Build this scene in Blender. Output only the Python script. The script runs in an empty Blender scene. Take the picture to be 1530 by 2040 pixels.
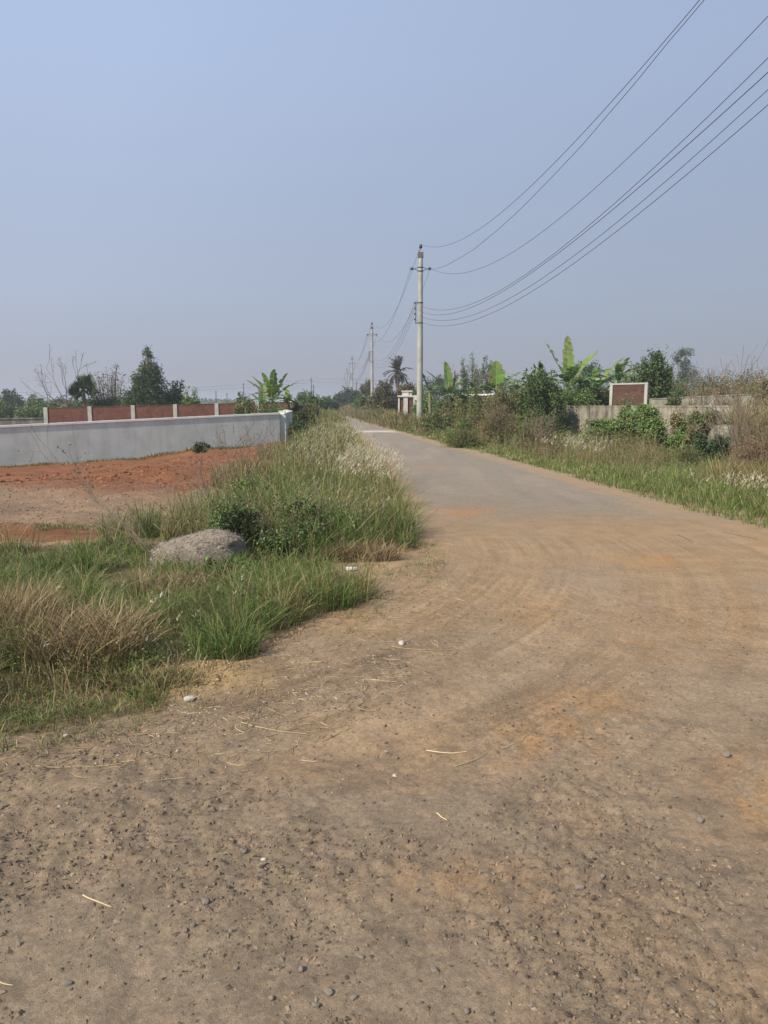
import bpy, math
import numpy as np

# ------------------------------------------------------------------ camera, sky, sun, exposure
SC = bpy.context.scene
COL = SC.collection
EYE = 1.6
FPX = 1530.0
TILT = math.atan(220 / FPX)
cam = bpy.data.cameras.new('camera')
cam.sensor_fit = 'VERTICAL'
cam.sensor_height = 36.0
cam.lens = 36.0 * FPX / 2040.0
cam.clip_start = 0.05
cam.clip_end = 8000
cob = bpy.data.objects.new('camera', cam)
cob.location = (0, 0, EYE)
cob.rotation_euler = (math.pi / 2 - TILT, 0, 0)
COL.objects.link(cob)
SC.camera = cob

SUN_EL = math.radians(40)
SUN_DIR = (-0.74, -0.67)                      # horizontal direction towards the sun
SUN_AZ = math.atan2(SUN_DIR[0], SUN_DIR[1])   # from +Y towards +X
w = bpy.data.worlds.new('World')
SC.world = w
w.use_nodes = True
nt = w.node_tree
sky = nt.nodes.new('ShaderNodeTexSky')
sky.sky_type = 'NISHITA'
sky.sun_disc = False
sky.sun_elevation = SUN_EL
sky.sun_rotation = SUN_AZ % (2 * math.pi)
sky.altitude = 10
sky.air_density = 1.0
sky.dust_density = 1.0
sky.ozone_density = 1.0
# the dusty winter haze lies over the sky: lavender grey low down, bluer higher up, brighter towards the sun
tcw = nt.nodes.new('ShaderNodeTexCoord'); sxyz = nt.nodes.new('ShaderNodeSeparateXYZ')
nt.links.new(tcw.outputs['Generated'], sxyz.inputs[0])
ramp = nt.nodes.new('ShaderNodeValToRGB')
K = 1.15
stops = [(0.0, (.228, .237, .298)), (.035, (.236, .246, .308)), (.13, (.262, .298, .382)), (.37, (.280, .343, .479)), (1.0, (.26, .34, .50))]
while len(ramp.color_ramp.elements) < len(stops): ramp.color_ramp.elements.new(.5)
for el, (p_, c_) in zip(ramp.color_ramp.elements, stops): el.position = p_; el.color = (c_[0] * K, c_[1] * K, c_[2] * K, 1)
nt.links.new(sxyz.outputs[2], ramp.inputs[0])
dotn = nt.nodes.new('ShaderNodeVectorMath'); dotn.operation = 'DOT_PRODUCT'
nt.links.new(tcw.outputs['Generated'], dotn.inputs[0])
dotn.inputs[1].default_value = (SUN_DIR[0] * math.cos(SUN_EL), SUN_DIR[1] * math.cos(SUN_EL), math.sin(SUN_EL) * .35)
glow = nt.nodes.new('ShaderNodeMapRange'); glow.inputs[1].default_value = -.72; glow.inputs[2].default_value = -.22; glow.inputs[3].default_value = 7.6; glow.inputs[4].default_value = 10.2
nt.links.new(dotn.outputs['Value'], glow.inputs[0])
scl = nt.nodes.new('ShaderNodeVectorMath'); scl.operation = 'SCALE'
nt.links.new(ramp.outputs[0], scl.inputs[0]); nt.links.new(glow.outputs[0], scl.inputs['Scale'])
veil = nt.nodes.new('ShaderNodeMixRGB')
veil.inputs[0].default_value = 0.9
nt.links.new(sky.outputs[0], veil.inputs[1]); nt.links.new(scl.outputs[0], veil.inputs[2])
nt.links.new(veil.outputs[0], nt.nodes['Background'].inputs[0])
nt.nodes['Background'].inputs[1].default_value = 0.1
sun = bpy.data.lights.new('sun', 'SUN')
sun.energy = 4.7
sun.angle = math.radians(1.2)
sun.color = (1.0, 0.91, 0.77)
sob = bpy.data.objects.new('sun', sun)
from mathutils import Vector
sv = Vector((SUN_DIR[0] * math.cos(SUN_EL), SUN_DIR[1] * math.cos(SUN_EL), math.sin(SUN_EL)))
sob.rotation_euler = sv.to_track_quat('Z', 'Y').to_euler()
sob.location = sv * 50
COL.objects.link(sob)
SC.view_settings.view_transform = 'Standard'
SC.view_settings.look = 'None'
SC.view_settings.exposure = 0.5
SC.view_settings.gamma = 1.0
SC.render.engine = 'CYCLES'
SC.cycles.max_bounces = 6
SC.cycles.diffuse_bounces = 3
SC.cycles.glossy_bounces = 2
SC.cycles.transmission_bounces = 3
SC.cycles.volume_bounces = 0
SC.cycles.use_denoising = True
SC.cycles.sample_clamp_indirect = 6

rng = np.random.default_rng(11)
R = rng.uniform

# ------------------------------------------------------------------ pixel helpers (photo pixels to real places)
CT, ST = math.cos(TILT), math.sin(TILT)
def _dir(u, v):
    xd = (u - 765) / FPX; yd = (v - 1020) / FPX
    return xd, CT - yd * ST, -ST - yd * CT
def gp(u, v, z=0.0):
    a, b, c = _dir(u, v); s = (z - EYE) / c
    return (a * s, b * s)
def at(u, v, Y):
    a, b, c = _dir(u, v); s = Y / b
    return np.array([a * s, Y, EYE + c * s])
def xat(u, Y):
    return (u - 765) / FPX * Y / 1.01

# ------------------------------------------------------------------ noise
def _hash(ix, iy, seed):
    h = (ix.astype(np.int64) * 374761393 + iy.astype(np.int64) * 668265263 + seed * 974634777) & 0x7fffffff
    h = ((h ^ (h >> 13)) * 1274126177) & 0x7fffffff
    h = (h ^ (h >> 16)) & 0xffff
    return h / 65535.0
def vnoise(x, y, seed=0):
    ix = np.floor(x); iy = np.floor(y)
    fx = x - ix; fy = y - iy
    fx = fx * fx * (3 - 2 * fx); fy = fy * fy * (3 - 2 * fy)
    a = _hash(ix, iy, seed); b = _hash(ix + 1, iy, seed)
    c = _hash(ix, iy + 1, seed); d = _hash(ix + 1, iy + 1, seed)
    return (a * (1 - fx) + b * fx) * (1 - fy) + (c * (1 - fx) + d * fx) * fy
def fbm(x, y, seed=0, octs=4):
    s = 0; a = 0.5; t = 0
    for k in range(octs):
        s = s + a * vnoise(x * 2 ** k + 17.3 * k, y * 2 ** k - 9.1 * k, seed + k); t += a; a *= 0.5
    return s / t
def ss(a, b, x):
    t = np.clip((x - a) / (b - a), 0, 1)
    return t * t * (3 - 2 * t)
def inpoly(x, y, poly):
    x = np.asarray(x, float); y = np.asarray(y, float)
    r = np.zeros(x.shape, bool); n = len(poly)
    for i in range(n):
        x1, y1 = poly[i]; x2, y2 = poly[(i + 1) % n]
        if y1 == y2: continue
        c = ((y1 > y) != (y2 > y)) & (x < (x2 - x1) * (y - y1) / (y2 - y1) + x1)
        r ^= c
    return r
def spot(x, y, u, v, ru, rv):
    """soft patch centred on the ground where the photo shows it; radii in metres"""
    cx, cy = gp(u, v)
    return np.exp(-(((x - cx) / ru) ** 2 + ((y - cy) / rv) ** 2))

# ------------------------------------------------------------------ lie of the land
XR = np.array([(-30, 60), (5, 30), (7.5, 5.6), (9.3, 4.6), (11.5, 4.2), (13.2, 4.1), (16.9, 3.75), (21.7, 3.2), (25.5, 2.75), (29.5, 2.1), (39.5, 1.05),
               (58, -1.3), (81, -3.5), (98, -5.1), (136, -8.6), (170, -12.0)])
XL = np.array([(-30, -60), (8.0, -60), (8.6, .37), (12.2, .28), (24.5, -.5), (36, -1.25), (47, -2.4), (60, -3.4), (106, -7.0), (136, -9.9), (170, -13.5)])
def xr(y): return np.interp(y, XR[:, 0], XR[:, 1])
def xl(y): return np.interp(y, XL[:, 0], XL[:, 1])
def px_poly(pts, z=0.0): return [gp(u, v, z) for u, v in pts]
# grass region on the left, its near outline as on the ground
P_LEFT = px_poly([(-260, 1560), (0, 1480), (110, 1455), (230, 1425), (300, 1420), (370, 1360), (420, 1320), (470, 1335), (560, 1285), (620, 1230), (740, 1210), (752, 1185), (690, 1150),
                  (640, 1125), (720, 1112), (830, 1098), (826, 1070), (800, 1020), (775, 980), (745, 930), (722, 890), (700, 858), (684, 840), (668, 823),
                  (640, 821), (583, 880), (500, 935), (420, 970), (350, 1010), (330, 1060), (200, 1080), (0, 1092), (-300, 1110)])
P_EARTH = [(-60, 27), (-13.6, 27.4), (-4.2, 33.8)] + px_poly([(590, 884), (530, 935), (420, 970), (350, 1010), (330, 1075), (200, 1104), (0, 1116), (-400, 1140)], -.25)
def clods(x, y):
    """height of the rough bits of the dirt"""
    n1 = fbm(x * 9, y * 9, 3, 3); n2 = vnoise(x * 26, y * 26, 8); n3 = vnoise(x * 50, y * 50, 9)
    return n1, n2, n3
CURL = (-4.0, 8.5)
def rough_mask(x, y):
    m = ss(.50, .64, fbm(x * 1.3 + 3, y * 2.0, 21, 4))
    near = ss(4.2, 2.2, y)
    return np.clip(m * (0.25 + .75 * near) + .35 * spot(x, y, 1350, 1950, .5, .35) + .5 * spot(x, y, 520, 1800, .6, .25), 0, 1)
def gh(x, y):
    x = np.asarray(x, float); y = np.asarray(y, float)
    L = xl(y); Rr = xr(y)
    z = -0.28 * ss(0.6, 4.0, L - x) * ss(8, 12, y)
    z = z - 0.22 * ss(0.5, 3.5, x - Rr) * ss(7, 12, y)
    z = z - 0.40 * ss(13, 26, y) * ss(-4.5, -12.5, x)
    z = z - 0.35 * ss(90, 260, y)
    d = np.hypot(x, y)
    und = (fbm(x * .35, y * .35, 5, 3) - .5)
    off = np.maximum(ss(.2, 1.5, L - x) * ss(8, 9, y), ss(.2, 1.5, x - Rr) * ss(8, 10, y))
    z = z + und * .16 * off
    # earth plot: berm of red soil and its lumps
    lumps = ss(6, 9, y) * ss(1.0, 2.5, L - x)
    z = z + lumps * (fbm(x * 1.3, y * 1.3, 40, 4) - .45) * .22
    z = z + .12 * np.exp(-((y - (17.2 - .35 * (x + 9))) / 1.3) ** 2) * ss(-2, -5, x) * ss(8, 10, y)
    # little hump of tan soil at the edge of the grass
    z = z + (.05 + .06 * fbm(x * 9, y * 9, 53, 3)) * spot(x, y, 400, 1348, .35, .22)
    # loose dirt: ruts, clods
    near = ss(11, 5, y) * (y > -4)
    n1, n2, n3 = clods(x, y)
    rm = rough_mask(x, y)
    z = z + near * ((n1 - .5) * (.012 + .016 * rm) + (n2 - .5) * (.005 + .013 * rm) + (n3 - .5) * (.006 + .013 * rm))
    r = np.hypot(x - CURL[0], y - CURL[1]); th = np.arctan2(y - CURL[1], x - CURL[0])
    st = .6 * vnoise(r * 8, th * 1.6, 31) + .7 * vnoise(r * 19, th * 3.4, 34) + .4 * vnoise(r * 38, th * 5, 36)
    z = z + near * ss(2.9, 3.8, y) * (st - .8) * .008 * (1 - .5 * ss(6, 9, y))
    z = z + near * (fbm(x * .8, y * 1.5, 77, 2) - .5) * .05
    return z
def ghs(x, y):
    return float(gh(np.array([x]), np.array([y]))[0])

def mixc(c, d, m):
    m = np.clip(m, 0, 1)[..., None]
    return c * (1 - m) + np.array(d) * m
def ground_colour(x, y, road=False):
    """albedo of the soils: what each patch of ground is made of"""
    n = fbm(x * 1.1, y * 1.1, 50, 4); nf = fbm(x * 6, y * 6, 51, 3); n3 = fbm(x * .45, y * .45, 52, 3)
    c = np.empty(x.shape + (3,)); c[:] = (.40, .295, .19)                       # tan dirt
    c = mixc(c, (.36, .295, .22), ss(.40, .66, n3 + .18 * (nf - .5)) * .6)         # greyer dust
    c = mixc(c, (.325, .268, .205), ss(4.6, 2.4, y - .5 * x) * .85)
    c = mixc(c, (.44, .29, .155), ss(.50, .68, n + .12 * ss(3, 7, y)) * .32)          # ochre patches
    for (u, v, a, b, s) in [(1330, 1115, .7, .3, .6), (1120, 1230, .5, .8, .35), (1080, 1480, .3, .35, .75), (950, 1770, .32, .14, .6), (1520, 1600, .3, .5, .6), (1180, 1410, .3, .3, .6)]:
        sp = spot(x + .35 * (nf - .5), y + .5 * (n - .5), u, v, a, b) * s
        c = mixc(c, (.47, .28, .125), sp * (.35 + .75 * ss(.32, .58, fbm(x * 14, y * 9, 58, 4))) * .85)
    c = mixc(c, (.235, .18, .13), np.exp(-((y - 3.5 - .62 * (x + 1.6)) / .5) ** 2) * ss(1.2, -.2, x) * (.45 + .75 * ss(.4, .65, fbm(x * 3.3, y * 4.5, 57, 3))) * .8)
    c = mixc(c, (.22, .175, .135), ss(.56, .72, fbm(x * 7, y * 9, 56, 4)) * ss(5.5, 3, y) * .55)
    rr_ = np.hypot(x - CURL[0], y - CURL[1]); th_ = np.arctan2(y - CURL[1], x - CURL[0])
    trk = vnoise(rr_ * 8, th_ * 1.6, 31) * .25 + vnoise(rr_ * 19, th_ * 3.4, 34) * .4 + vnoise(rr_ * 38, th_ * 5, 36) * .35
    tm = ss(2.6, 3.8, y) * ss(12, 6, y)
    c = c * (1 + (trk - .5)[..., None] * .5 * tm[..., None] * (.3 + 1.1 * ss(.35, .65, fbm(x * 1.0, y * .7, 37, 2)))[..., None])
    c = mixc(c, (.43, .34, .24), tm * ss(.62, .8, vnoise(rr_ * 5.2, th_ * 1.4, 35)) * .35)
    c = c * (0.84 + .32 * nf)[..., None]
    rm = rough_mask(x, y) * ss(8, 3, y)
    c = mixc(c, (.25, .205, .155), rm * .4)
    L = xl(y); Rr = xr(y)
    # asphalt, broken up where the dirt washes over it
    wob = .5 * (fbm(x * 2.2, y * 1.1, 60, 3) - .5)
    lat = np.minimum(x - L, Rr - x) - .16 + wob * .55
    startm = ss(9.3, 12.6, y + 2.2 * wob - .35 * np.clip(x - 1, 0, 4) * 0 + .9 * (fbm(x * 1.2, y * .5, 61, 2) - .5))
    a = ss(0, .38, lat) * startm
    acol = np.empty_like(c); acol[:] = (.31, .28, .245)
    acol = mixc(acol, (.37, .33, .285), ss(.4, .75, fbm(x * 2.5, y * .5, 62, 3)) * .6)
    acol = mixc(acol, (.33, .28, .22), ss(19, 11, y) * .35)
    acol = mixc(acol, (.235, .21, .185), ss(.58, .75, fbm(x * 1.4, y * .25, 63, 3)) * .4)
    acol = acol * (.92 + .16 * nf)[..., None]
    edge = mixc(c, (.40, .33, .245), np.full(x.shape, .7))
    offr = ss(8.8, 11.5, y + .8 * (n - .5))
    mm = np.maximum(L - x, x - Rr) + .5 * (nf - .5)
    nearroad = ss(1.2, .1, mm) * ss(-.9, -.1, mm) * offr
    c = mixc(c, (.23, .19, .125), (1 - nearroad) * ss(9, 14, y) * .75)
    c = c * (1 - (nearroad * .8)[..., None]) + edge * (nearroad * .8)[..., None]
    c = c * (1 - a[..., None]) + acol * a[..., None]
    # patches lying on the asphalt
    for (u, v, ru, rv, s) in [(930, 1019, .40, .26, .9), (862, 932, .42, .45, .6), (795, 995, .22, 1.2, .5), (770, 935, .2, 2.6, .75), (722, 886, .2, 3, .7)]:
        c = mixc(c, (.48, .27, .12), spot(x + .3 * (nf - .5), y + .8 * (n - .5), u, v, ru, rv) * s * (.3 + .8 * ss(.3, .6, fbm(x * 9, y * 5, 59, 3))))
    c = mixc(c, (.66, .63, .57), ss(1.9, .7, np.abs(y - 41.5 - 1.2 * (n - .5))) * ss(-.3, .3, lat) * .85)
    c = mixc(c, (.36, .32, .27), ss(55, 75, y) * (lat > -.2) * .6)
    # red earth plot
    ep = inpoly(x + .5 * (nf - .5), y + .9 * (n - .5), P_EARTH)
    red = np.empty_like(c); red[:] = (.27, .125, .062)
    red = mixc(red, (.22, .095, .055), ss(.4, .7, nf)); red = mixc(red, (.32, .18, .10), ss(.5, .75, n) * .6)
    gy = np.empty_like(c); gy[:] = (.31, .225, .16)
    gy = gy * (.7 + .6 * fbm(x * 5, y * 5, 71, 4))[..., None]
    cy0 = 11.6; band = ss(10.3, 11.2, y + .8 * (n - .5)) * ss(16.8, 15.0, y + .35 * (x + 7) + 1.6 * (n - .5))
    epc = red * (1 - band[..., None]) + gy * band[..., None]
    c = np.where(ep[..., None], epc, c)
    # soil under the grasses
    for P in (P_LEFT,):
        g = inpoly(x + .35 * (nf - .5), y + .5 * (fbm(x * 4, y * 4, 55, 3) - .5), P)
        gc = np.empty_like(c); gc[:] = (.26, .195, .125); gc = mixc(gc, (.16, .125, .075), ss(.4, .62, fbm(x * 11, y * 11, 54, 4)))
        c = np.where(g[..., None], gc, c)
    c = mixc(c, (.50, .36, .17), spot(x + .2 * (nf - .5), y, 400, 1348, .42, .28) * .85)
    far = ss(1.2, 2.2, x - Rr) * (y > 8)
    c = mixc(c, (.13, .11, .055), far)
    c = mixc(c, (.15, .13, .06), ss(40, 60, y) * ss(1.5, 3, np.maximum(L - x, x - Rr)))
    return np.clip(c * .76 * np.array([.93, .865, .78]), .01, 1)

# ------------------------------------------------------------------ materials
def new_mat(name):
    m = bpy.data.materials.new(name); m.use_nodes = True
    return m, m.node_tree.nodes, m.node_tree.links, m.node_tree.nodes['Principled BSDF']
def noise_node(N, L, scale, detail=4, rough=.6, vec=None):
    n = N.new('ShaderNodeTexNoise'); n.inputs['Scale'].default_value = scale; n.inputs['Detail'].default_value = detail
    n.inputs['Roughness'].default_value = rough
    if vec is not None: L.new(vec, n.inputs['Vector'])
    return n
def soil_material(name, grain=1.0):
    m, N, L, P = new_mat(name)
    at_ = N.new('ShaderNodeAttribute'); at_.attribute_name = 'Col'
    tc = N.new('ShaderNodeTexCoord')
    n1 = noise_node(N, L, 45, 7, .8, tc.outputs['Object'])
    n2 = noise_node(N, L, 230, 3, .7, tc.outputs['Object'])
    vo = N.new('ShaderNodeTexVoronoi'); vo.inputs['Scale'].default_value = 85; L.new(tc.outputs['Object'], vo.inputs['Vector'])
    r1 = N.new('ShaderNodeMapRange'); r1.inputs[1].default_value = .3; r1.inputs[2].default_value = .7; r1.inputs[3].default_value = .68; r1.inputs[4].default_value = 1.32
    L.new(n1.outputs[0], r1.inputs[0])
    r2 = N.new('ShaderNodeMapRange'); r2.inputs[1].default_value = .3; r2.inputs[2].default_value = .7; r2.inputs[3].default_value = .85; r2.inputs[4].default_value = 1.15
    L.new(n2.outputs[0], r2.inputs[0])
    mu = N.new('ShaderNodeMath'); mu.operation = 'MULTIPLY'; L.new(r1.outputs[0], mu.inputs[0]); L.new(r2.outputs[0], mu.inputs[1])
    # pale and dark single grains
    r3 = N.new('ShaderNodeMapRange'); r3.inputs[1].default_value = 0; r3.inputs[2].default_value = 1; r3.inputs[3].default_value = .86; r3.inputs[4].default_value = 1.14
    L.new(vo.outputs['Color'], r3.inputs[0])
    mu2 = N.new('ShaderNodeMath'); mu2.operation = 'MULTIPLY'; L.new(mu.outputs[0], mu2.inputs[0]); L.new(r3.outputs[0], mu2.inputs[1])
    vm = N.new('ShaderNodeVectorMath'); vm.operation = 'SCALE'; L.new(at_.outputs['Color'], vm.inputs[0]); L.new(mu2.outputs[0], vm.inputs['Scale'])
    L.new(vm.outputs[0], P.inputs['Base Color'])
    P.inputs['Roughness'].default_value = .95; P.inputs['Specular IOR Level'].default_value = .15
    ad = N.new('ShaderNodeMath'); ad.operation = 'ADD'; L.new(n1.outputs[0], ad.inputs[0]); L.new(n2.outputs[0], ad.inputs[1])
    bp = N.new('ShaderNodeBump'); bp.inputs['Strength'].default_value = 0.6 * grain; bp.inputs['Distance'].default_value = .014
    L.new(ad.outputs[0], bp.inputs['Height']); L.new(bp.outputs[0], P.inputs['Normal'])
    return m
def leaf_material(name, trans=.3, rough=.55, spec=.3):
    m, N, L, P = new_mat(name)
    a = N.new('ShaderNodeAttribute'); a.attribute_name = 'Col'
    tc = N.new('ShaderNodeTexCoord'); n = noise_node(N, L, 3.0, 3, .6, tc.outputs['Object'])
    r = N.new('ShaderNodeMapRange'); r.inputs[1].default_value = .3; r.inputs[2].default_value = .7; r.inputs[3].default_value = .8; r.inputs[4].default_value = 1.2
    L.new(n.outputs[0], r.inputs[0])
    vm = N.new('ShaderNodeVectorMath'); vm.operation = 'SCALE'; L.new(a.outputs['Color'], vm.inputs[0]); L.new(r.outputs[0], vm.inputs['Scale'])
    L.new(vm.outputs[0], P.inputs['Base Color']); P.inputs['Roughness'].default_value = rough; P.inputs['Specular IOR Level'].default_value = spec
    t = N.new('ShaderNodeBsdfTranslucent'); L.new(vm.outputs[0], t.inputs['Color'])
    mx = N.new('ShaderNodeMixShader'); mx.inputs[0].default_value = trans
    L.new(P.outputs[0], mx.inputs[1]); L.new(t.outputs[0], mx.inputs[2]); L.new(mx.outputs[0], N['Material Output'].inputs[0])
    return m
def plain(name, col, rough=.7, vary=.15, scale=6, bump=0.0, spec=.3, metallic=0, streak=0, dark=None, bscale=None):
    m, N, L, P = new_mat(name)
    tc = N.new('ShaderNodeTexCoord'); vec = tc.outputs['Object']
    n = noise_node(N, L, scale, 6, .65, vec)
    cr = N.new('ShaderNodeValToRGB'); cr.color_ramp.elements[0].position = .32; cr.color_ramp.elements[1].position = .68
    lo = [c * (1 - vary) for c in (dark or col)]; hi = [min(1, c * (1 + vary)) for c in col]
    cr.color_ramp.elements[0].color = (*lo, 1); cr.color_ramp.elements[1].color = (*hi, 1)
    L.new(n.outputs[0], cr.inputs[0])
    out = cr.outputs[0]
    if streak:
        mp = N.new('ShaderNodeMapping'); mp.inputs['Scale'].default_value = (4, 4, .55); L.new(vec, mp.inputs[0])
        n2 = noise_node(N, L, 1.0, 6, .7, mp.outputs[0])
        r = N.new('ShaderNodeMapRange'); r.inputs[1].default_value = .42; r.inputs[2].default_value = .68; r.inputs[3].default_value = 1; r.inputs[4].default_value = 1 - streak
        L.new(n2.outputs[0], r.inputs[0])
        vm = N.new('ShaderNodeVectorMath'); vm.operation = 'SCALE'; L.new(out, vm.inputs[0]); L.new(r.outputs[0], vm.inputs['Scale']); out = vm.outputs[0]
    L.new(out, P.inputs['Base Color']); P.inputs['Roughness'].default_value = rough; P.inputs['Specular IOR Level'].default_value = spec; P.inputs['Metallic'].default_value = metallic
    if bump:
        nb = noise_node(N, L, bscale or scale * 5, 5, .7, vec)
        b = N.new('ShaderNodeBump'); b.inputs['Strength'].default_value = bump; b.inputs['Distance'].default_value = .02
        L.new(nb.outputs[0], b.inputs['Height']); L.new(b.outputs[0], P.inputs['Normal'])
    return m
def brick_material(name, c1, c2, mortar):
    m, N, L, P = new_mat(name)
    tc = N.new('ShaderNodeTexCoord'); sx = N.new('ShaderNodeSeparateXYZ'); cx = N.new('ShaderNodeCombineXYZ')
    L.new(tc.outputs['Object'], sx.inputs[0]); L.new(sx.outputs[0], cx.inputs[0]); L.new(sx.outputs[2], cx.inputs[1])
    b = N.new('ShaderNodeTexBrick'); b.inputs['Scale'].default_value = 1.0
    b.inputs['Brick Width'].default_value = .25; b.inputs['Row Height'].default_value = .085; b.inputs['Mortar Size'].default_value = .009; b.inputs['Bias'].default_value = -.2
    b.inputs['Color1'].default_value = (*c1, 1); b.inputs['Color2'].default_value = (*c2, 1); b.inputs['Mortar'].default_value = (*mortar, 1)
    L.new(cx.outputs[0], b.inputs['Vector'])
    n = noise_node(N, L, 2.2, 6, .7, tc.outputs['Object'])
    r = N.new('ShaderNodeMapRange'); r.inputs[1].default_value = .3; r.inputs[2].default_value = .7; r.inputs[3].default_value = .65; r.inputs[4].default_value = 1.25
    L.new(n.outputs[0], r.inputs[0])
    vm = N.new('ShaderNodeVectorMath'); vm.operation = 'SCALE'; L.new(b.outputs[0], vm.inputs[0]); L.new(r.outputs[0], vm.inputs['Scale'])
    L.new(vm.outputs[0], P.inputs['Base Color']); P.inputs['Roughness'].default_value = .9; P.inputs['Specular IOR Level'].default_value = .2
    return m

M = {}
M['soil'] = soil_material('soil', 1.0)
M['road'] = M['soil']
M['leaf'] = leaf_material('leaf', .2)
M['grass'] = leaf_material('grass_blade', .16, .6, .2)
M['dry'] = leaf_material('dry_plant', .12, .8, .15)
M['banana'] = leaf_material('banana_leaf', .38, .4, .4)
M['bark'] = plain('bark', (.16, .12, .085), .9, .3, 8, .6)
M['twig'] = plain('twig', (.15, .115, .085), .9, .3, 8)
M['stem'] = plain('banana_stem', (.17, .16, .08), .7, .35, 5)
M['plaster'] = plain('cement_plaster', (.53, .565, .52), .85, .14, 1.1, .15, .2, streak=.12)
M['coping'] = plain('cement_coping', (.74, .73, .68), .85, .1, 3, .1, .2)
M['whitewash'] = plain('whitewash', (.62, .60, .57), .85, .15, 2.5, .1, .2, streak=.25)
M['oldwall'] = plain('stained_concrete', (.31, .285, .225), .9, .2, 1.1, .3, .2, streak=.72, dark=(.18, .165, .125))
M['post'] = plain('post_concrete', (.40, .39, .355), .85, .15, 2.5, .1, .2, streak=.2)
M['gatewash'] = plain('faded_whitewash', (.50, .465, .43), .85, .2, 2.5, .1, .2, streak=.35)
M['moss'] = plain('mossy_concrete', (.24, .24, .19), .95, .4, 2, .3, .1, streak=.4)
M['brick'] = brick_material('red_brick', (.15, .05, .032), (.095, .035, .025), (.14, .09, .07))
M['brick_old'] = brick_material('old_brick', (.105, .05, .036), (.065, .033, .025), (.10, .075, .058))
M['concrete_pole'] = plain('pole_concrete', (.33, .33, .285), .8, .14, 1.5, .1, .25, dark=(.26, .265, .23))
M['steel'] = plain('dark_steel', (.06, .06, .07), .6, .2, 9, metallic=.3)
M['ceramic'] = plain('dark_porcelain', (.025, .02, .025), .3, .2, 9, spec=.5)
M['rust'] = plain('rusty_strap', (.12, .09, .08), .8, .3, 15)
M['wire'] = plain('aluminium_wire', (.055, .06, .075), .6, .1, 5)
M['wire_far'] = M['wire']
M['lump'] = plain('pebbly_concrete', (.21, .18, .145), .95, .35, 26, 1.0, .15, bscale=42)
M['stone'] = plain('dark_stone', (.19, .16, .13), .85, .35, 20, .4)
M['stone_pale'] = plain('pale_stone', (.42, .39, .34), .85, .15, 20, .4)
M['gravel'] = leaf_material('gravel', 0.0, .95, .1)
M['tank'] = plain('black_plastic', (.03, .035, .05), .5, .1, 4)
M['sheet'] = plain('weathered_sheet', (.13, .24, .21), .8, .2, 2)
M['paper'] = plain('white_litter', (.55, .55, .53), .7, .05, 8)

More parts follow.
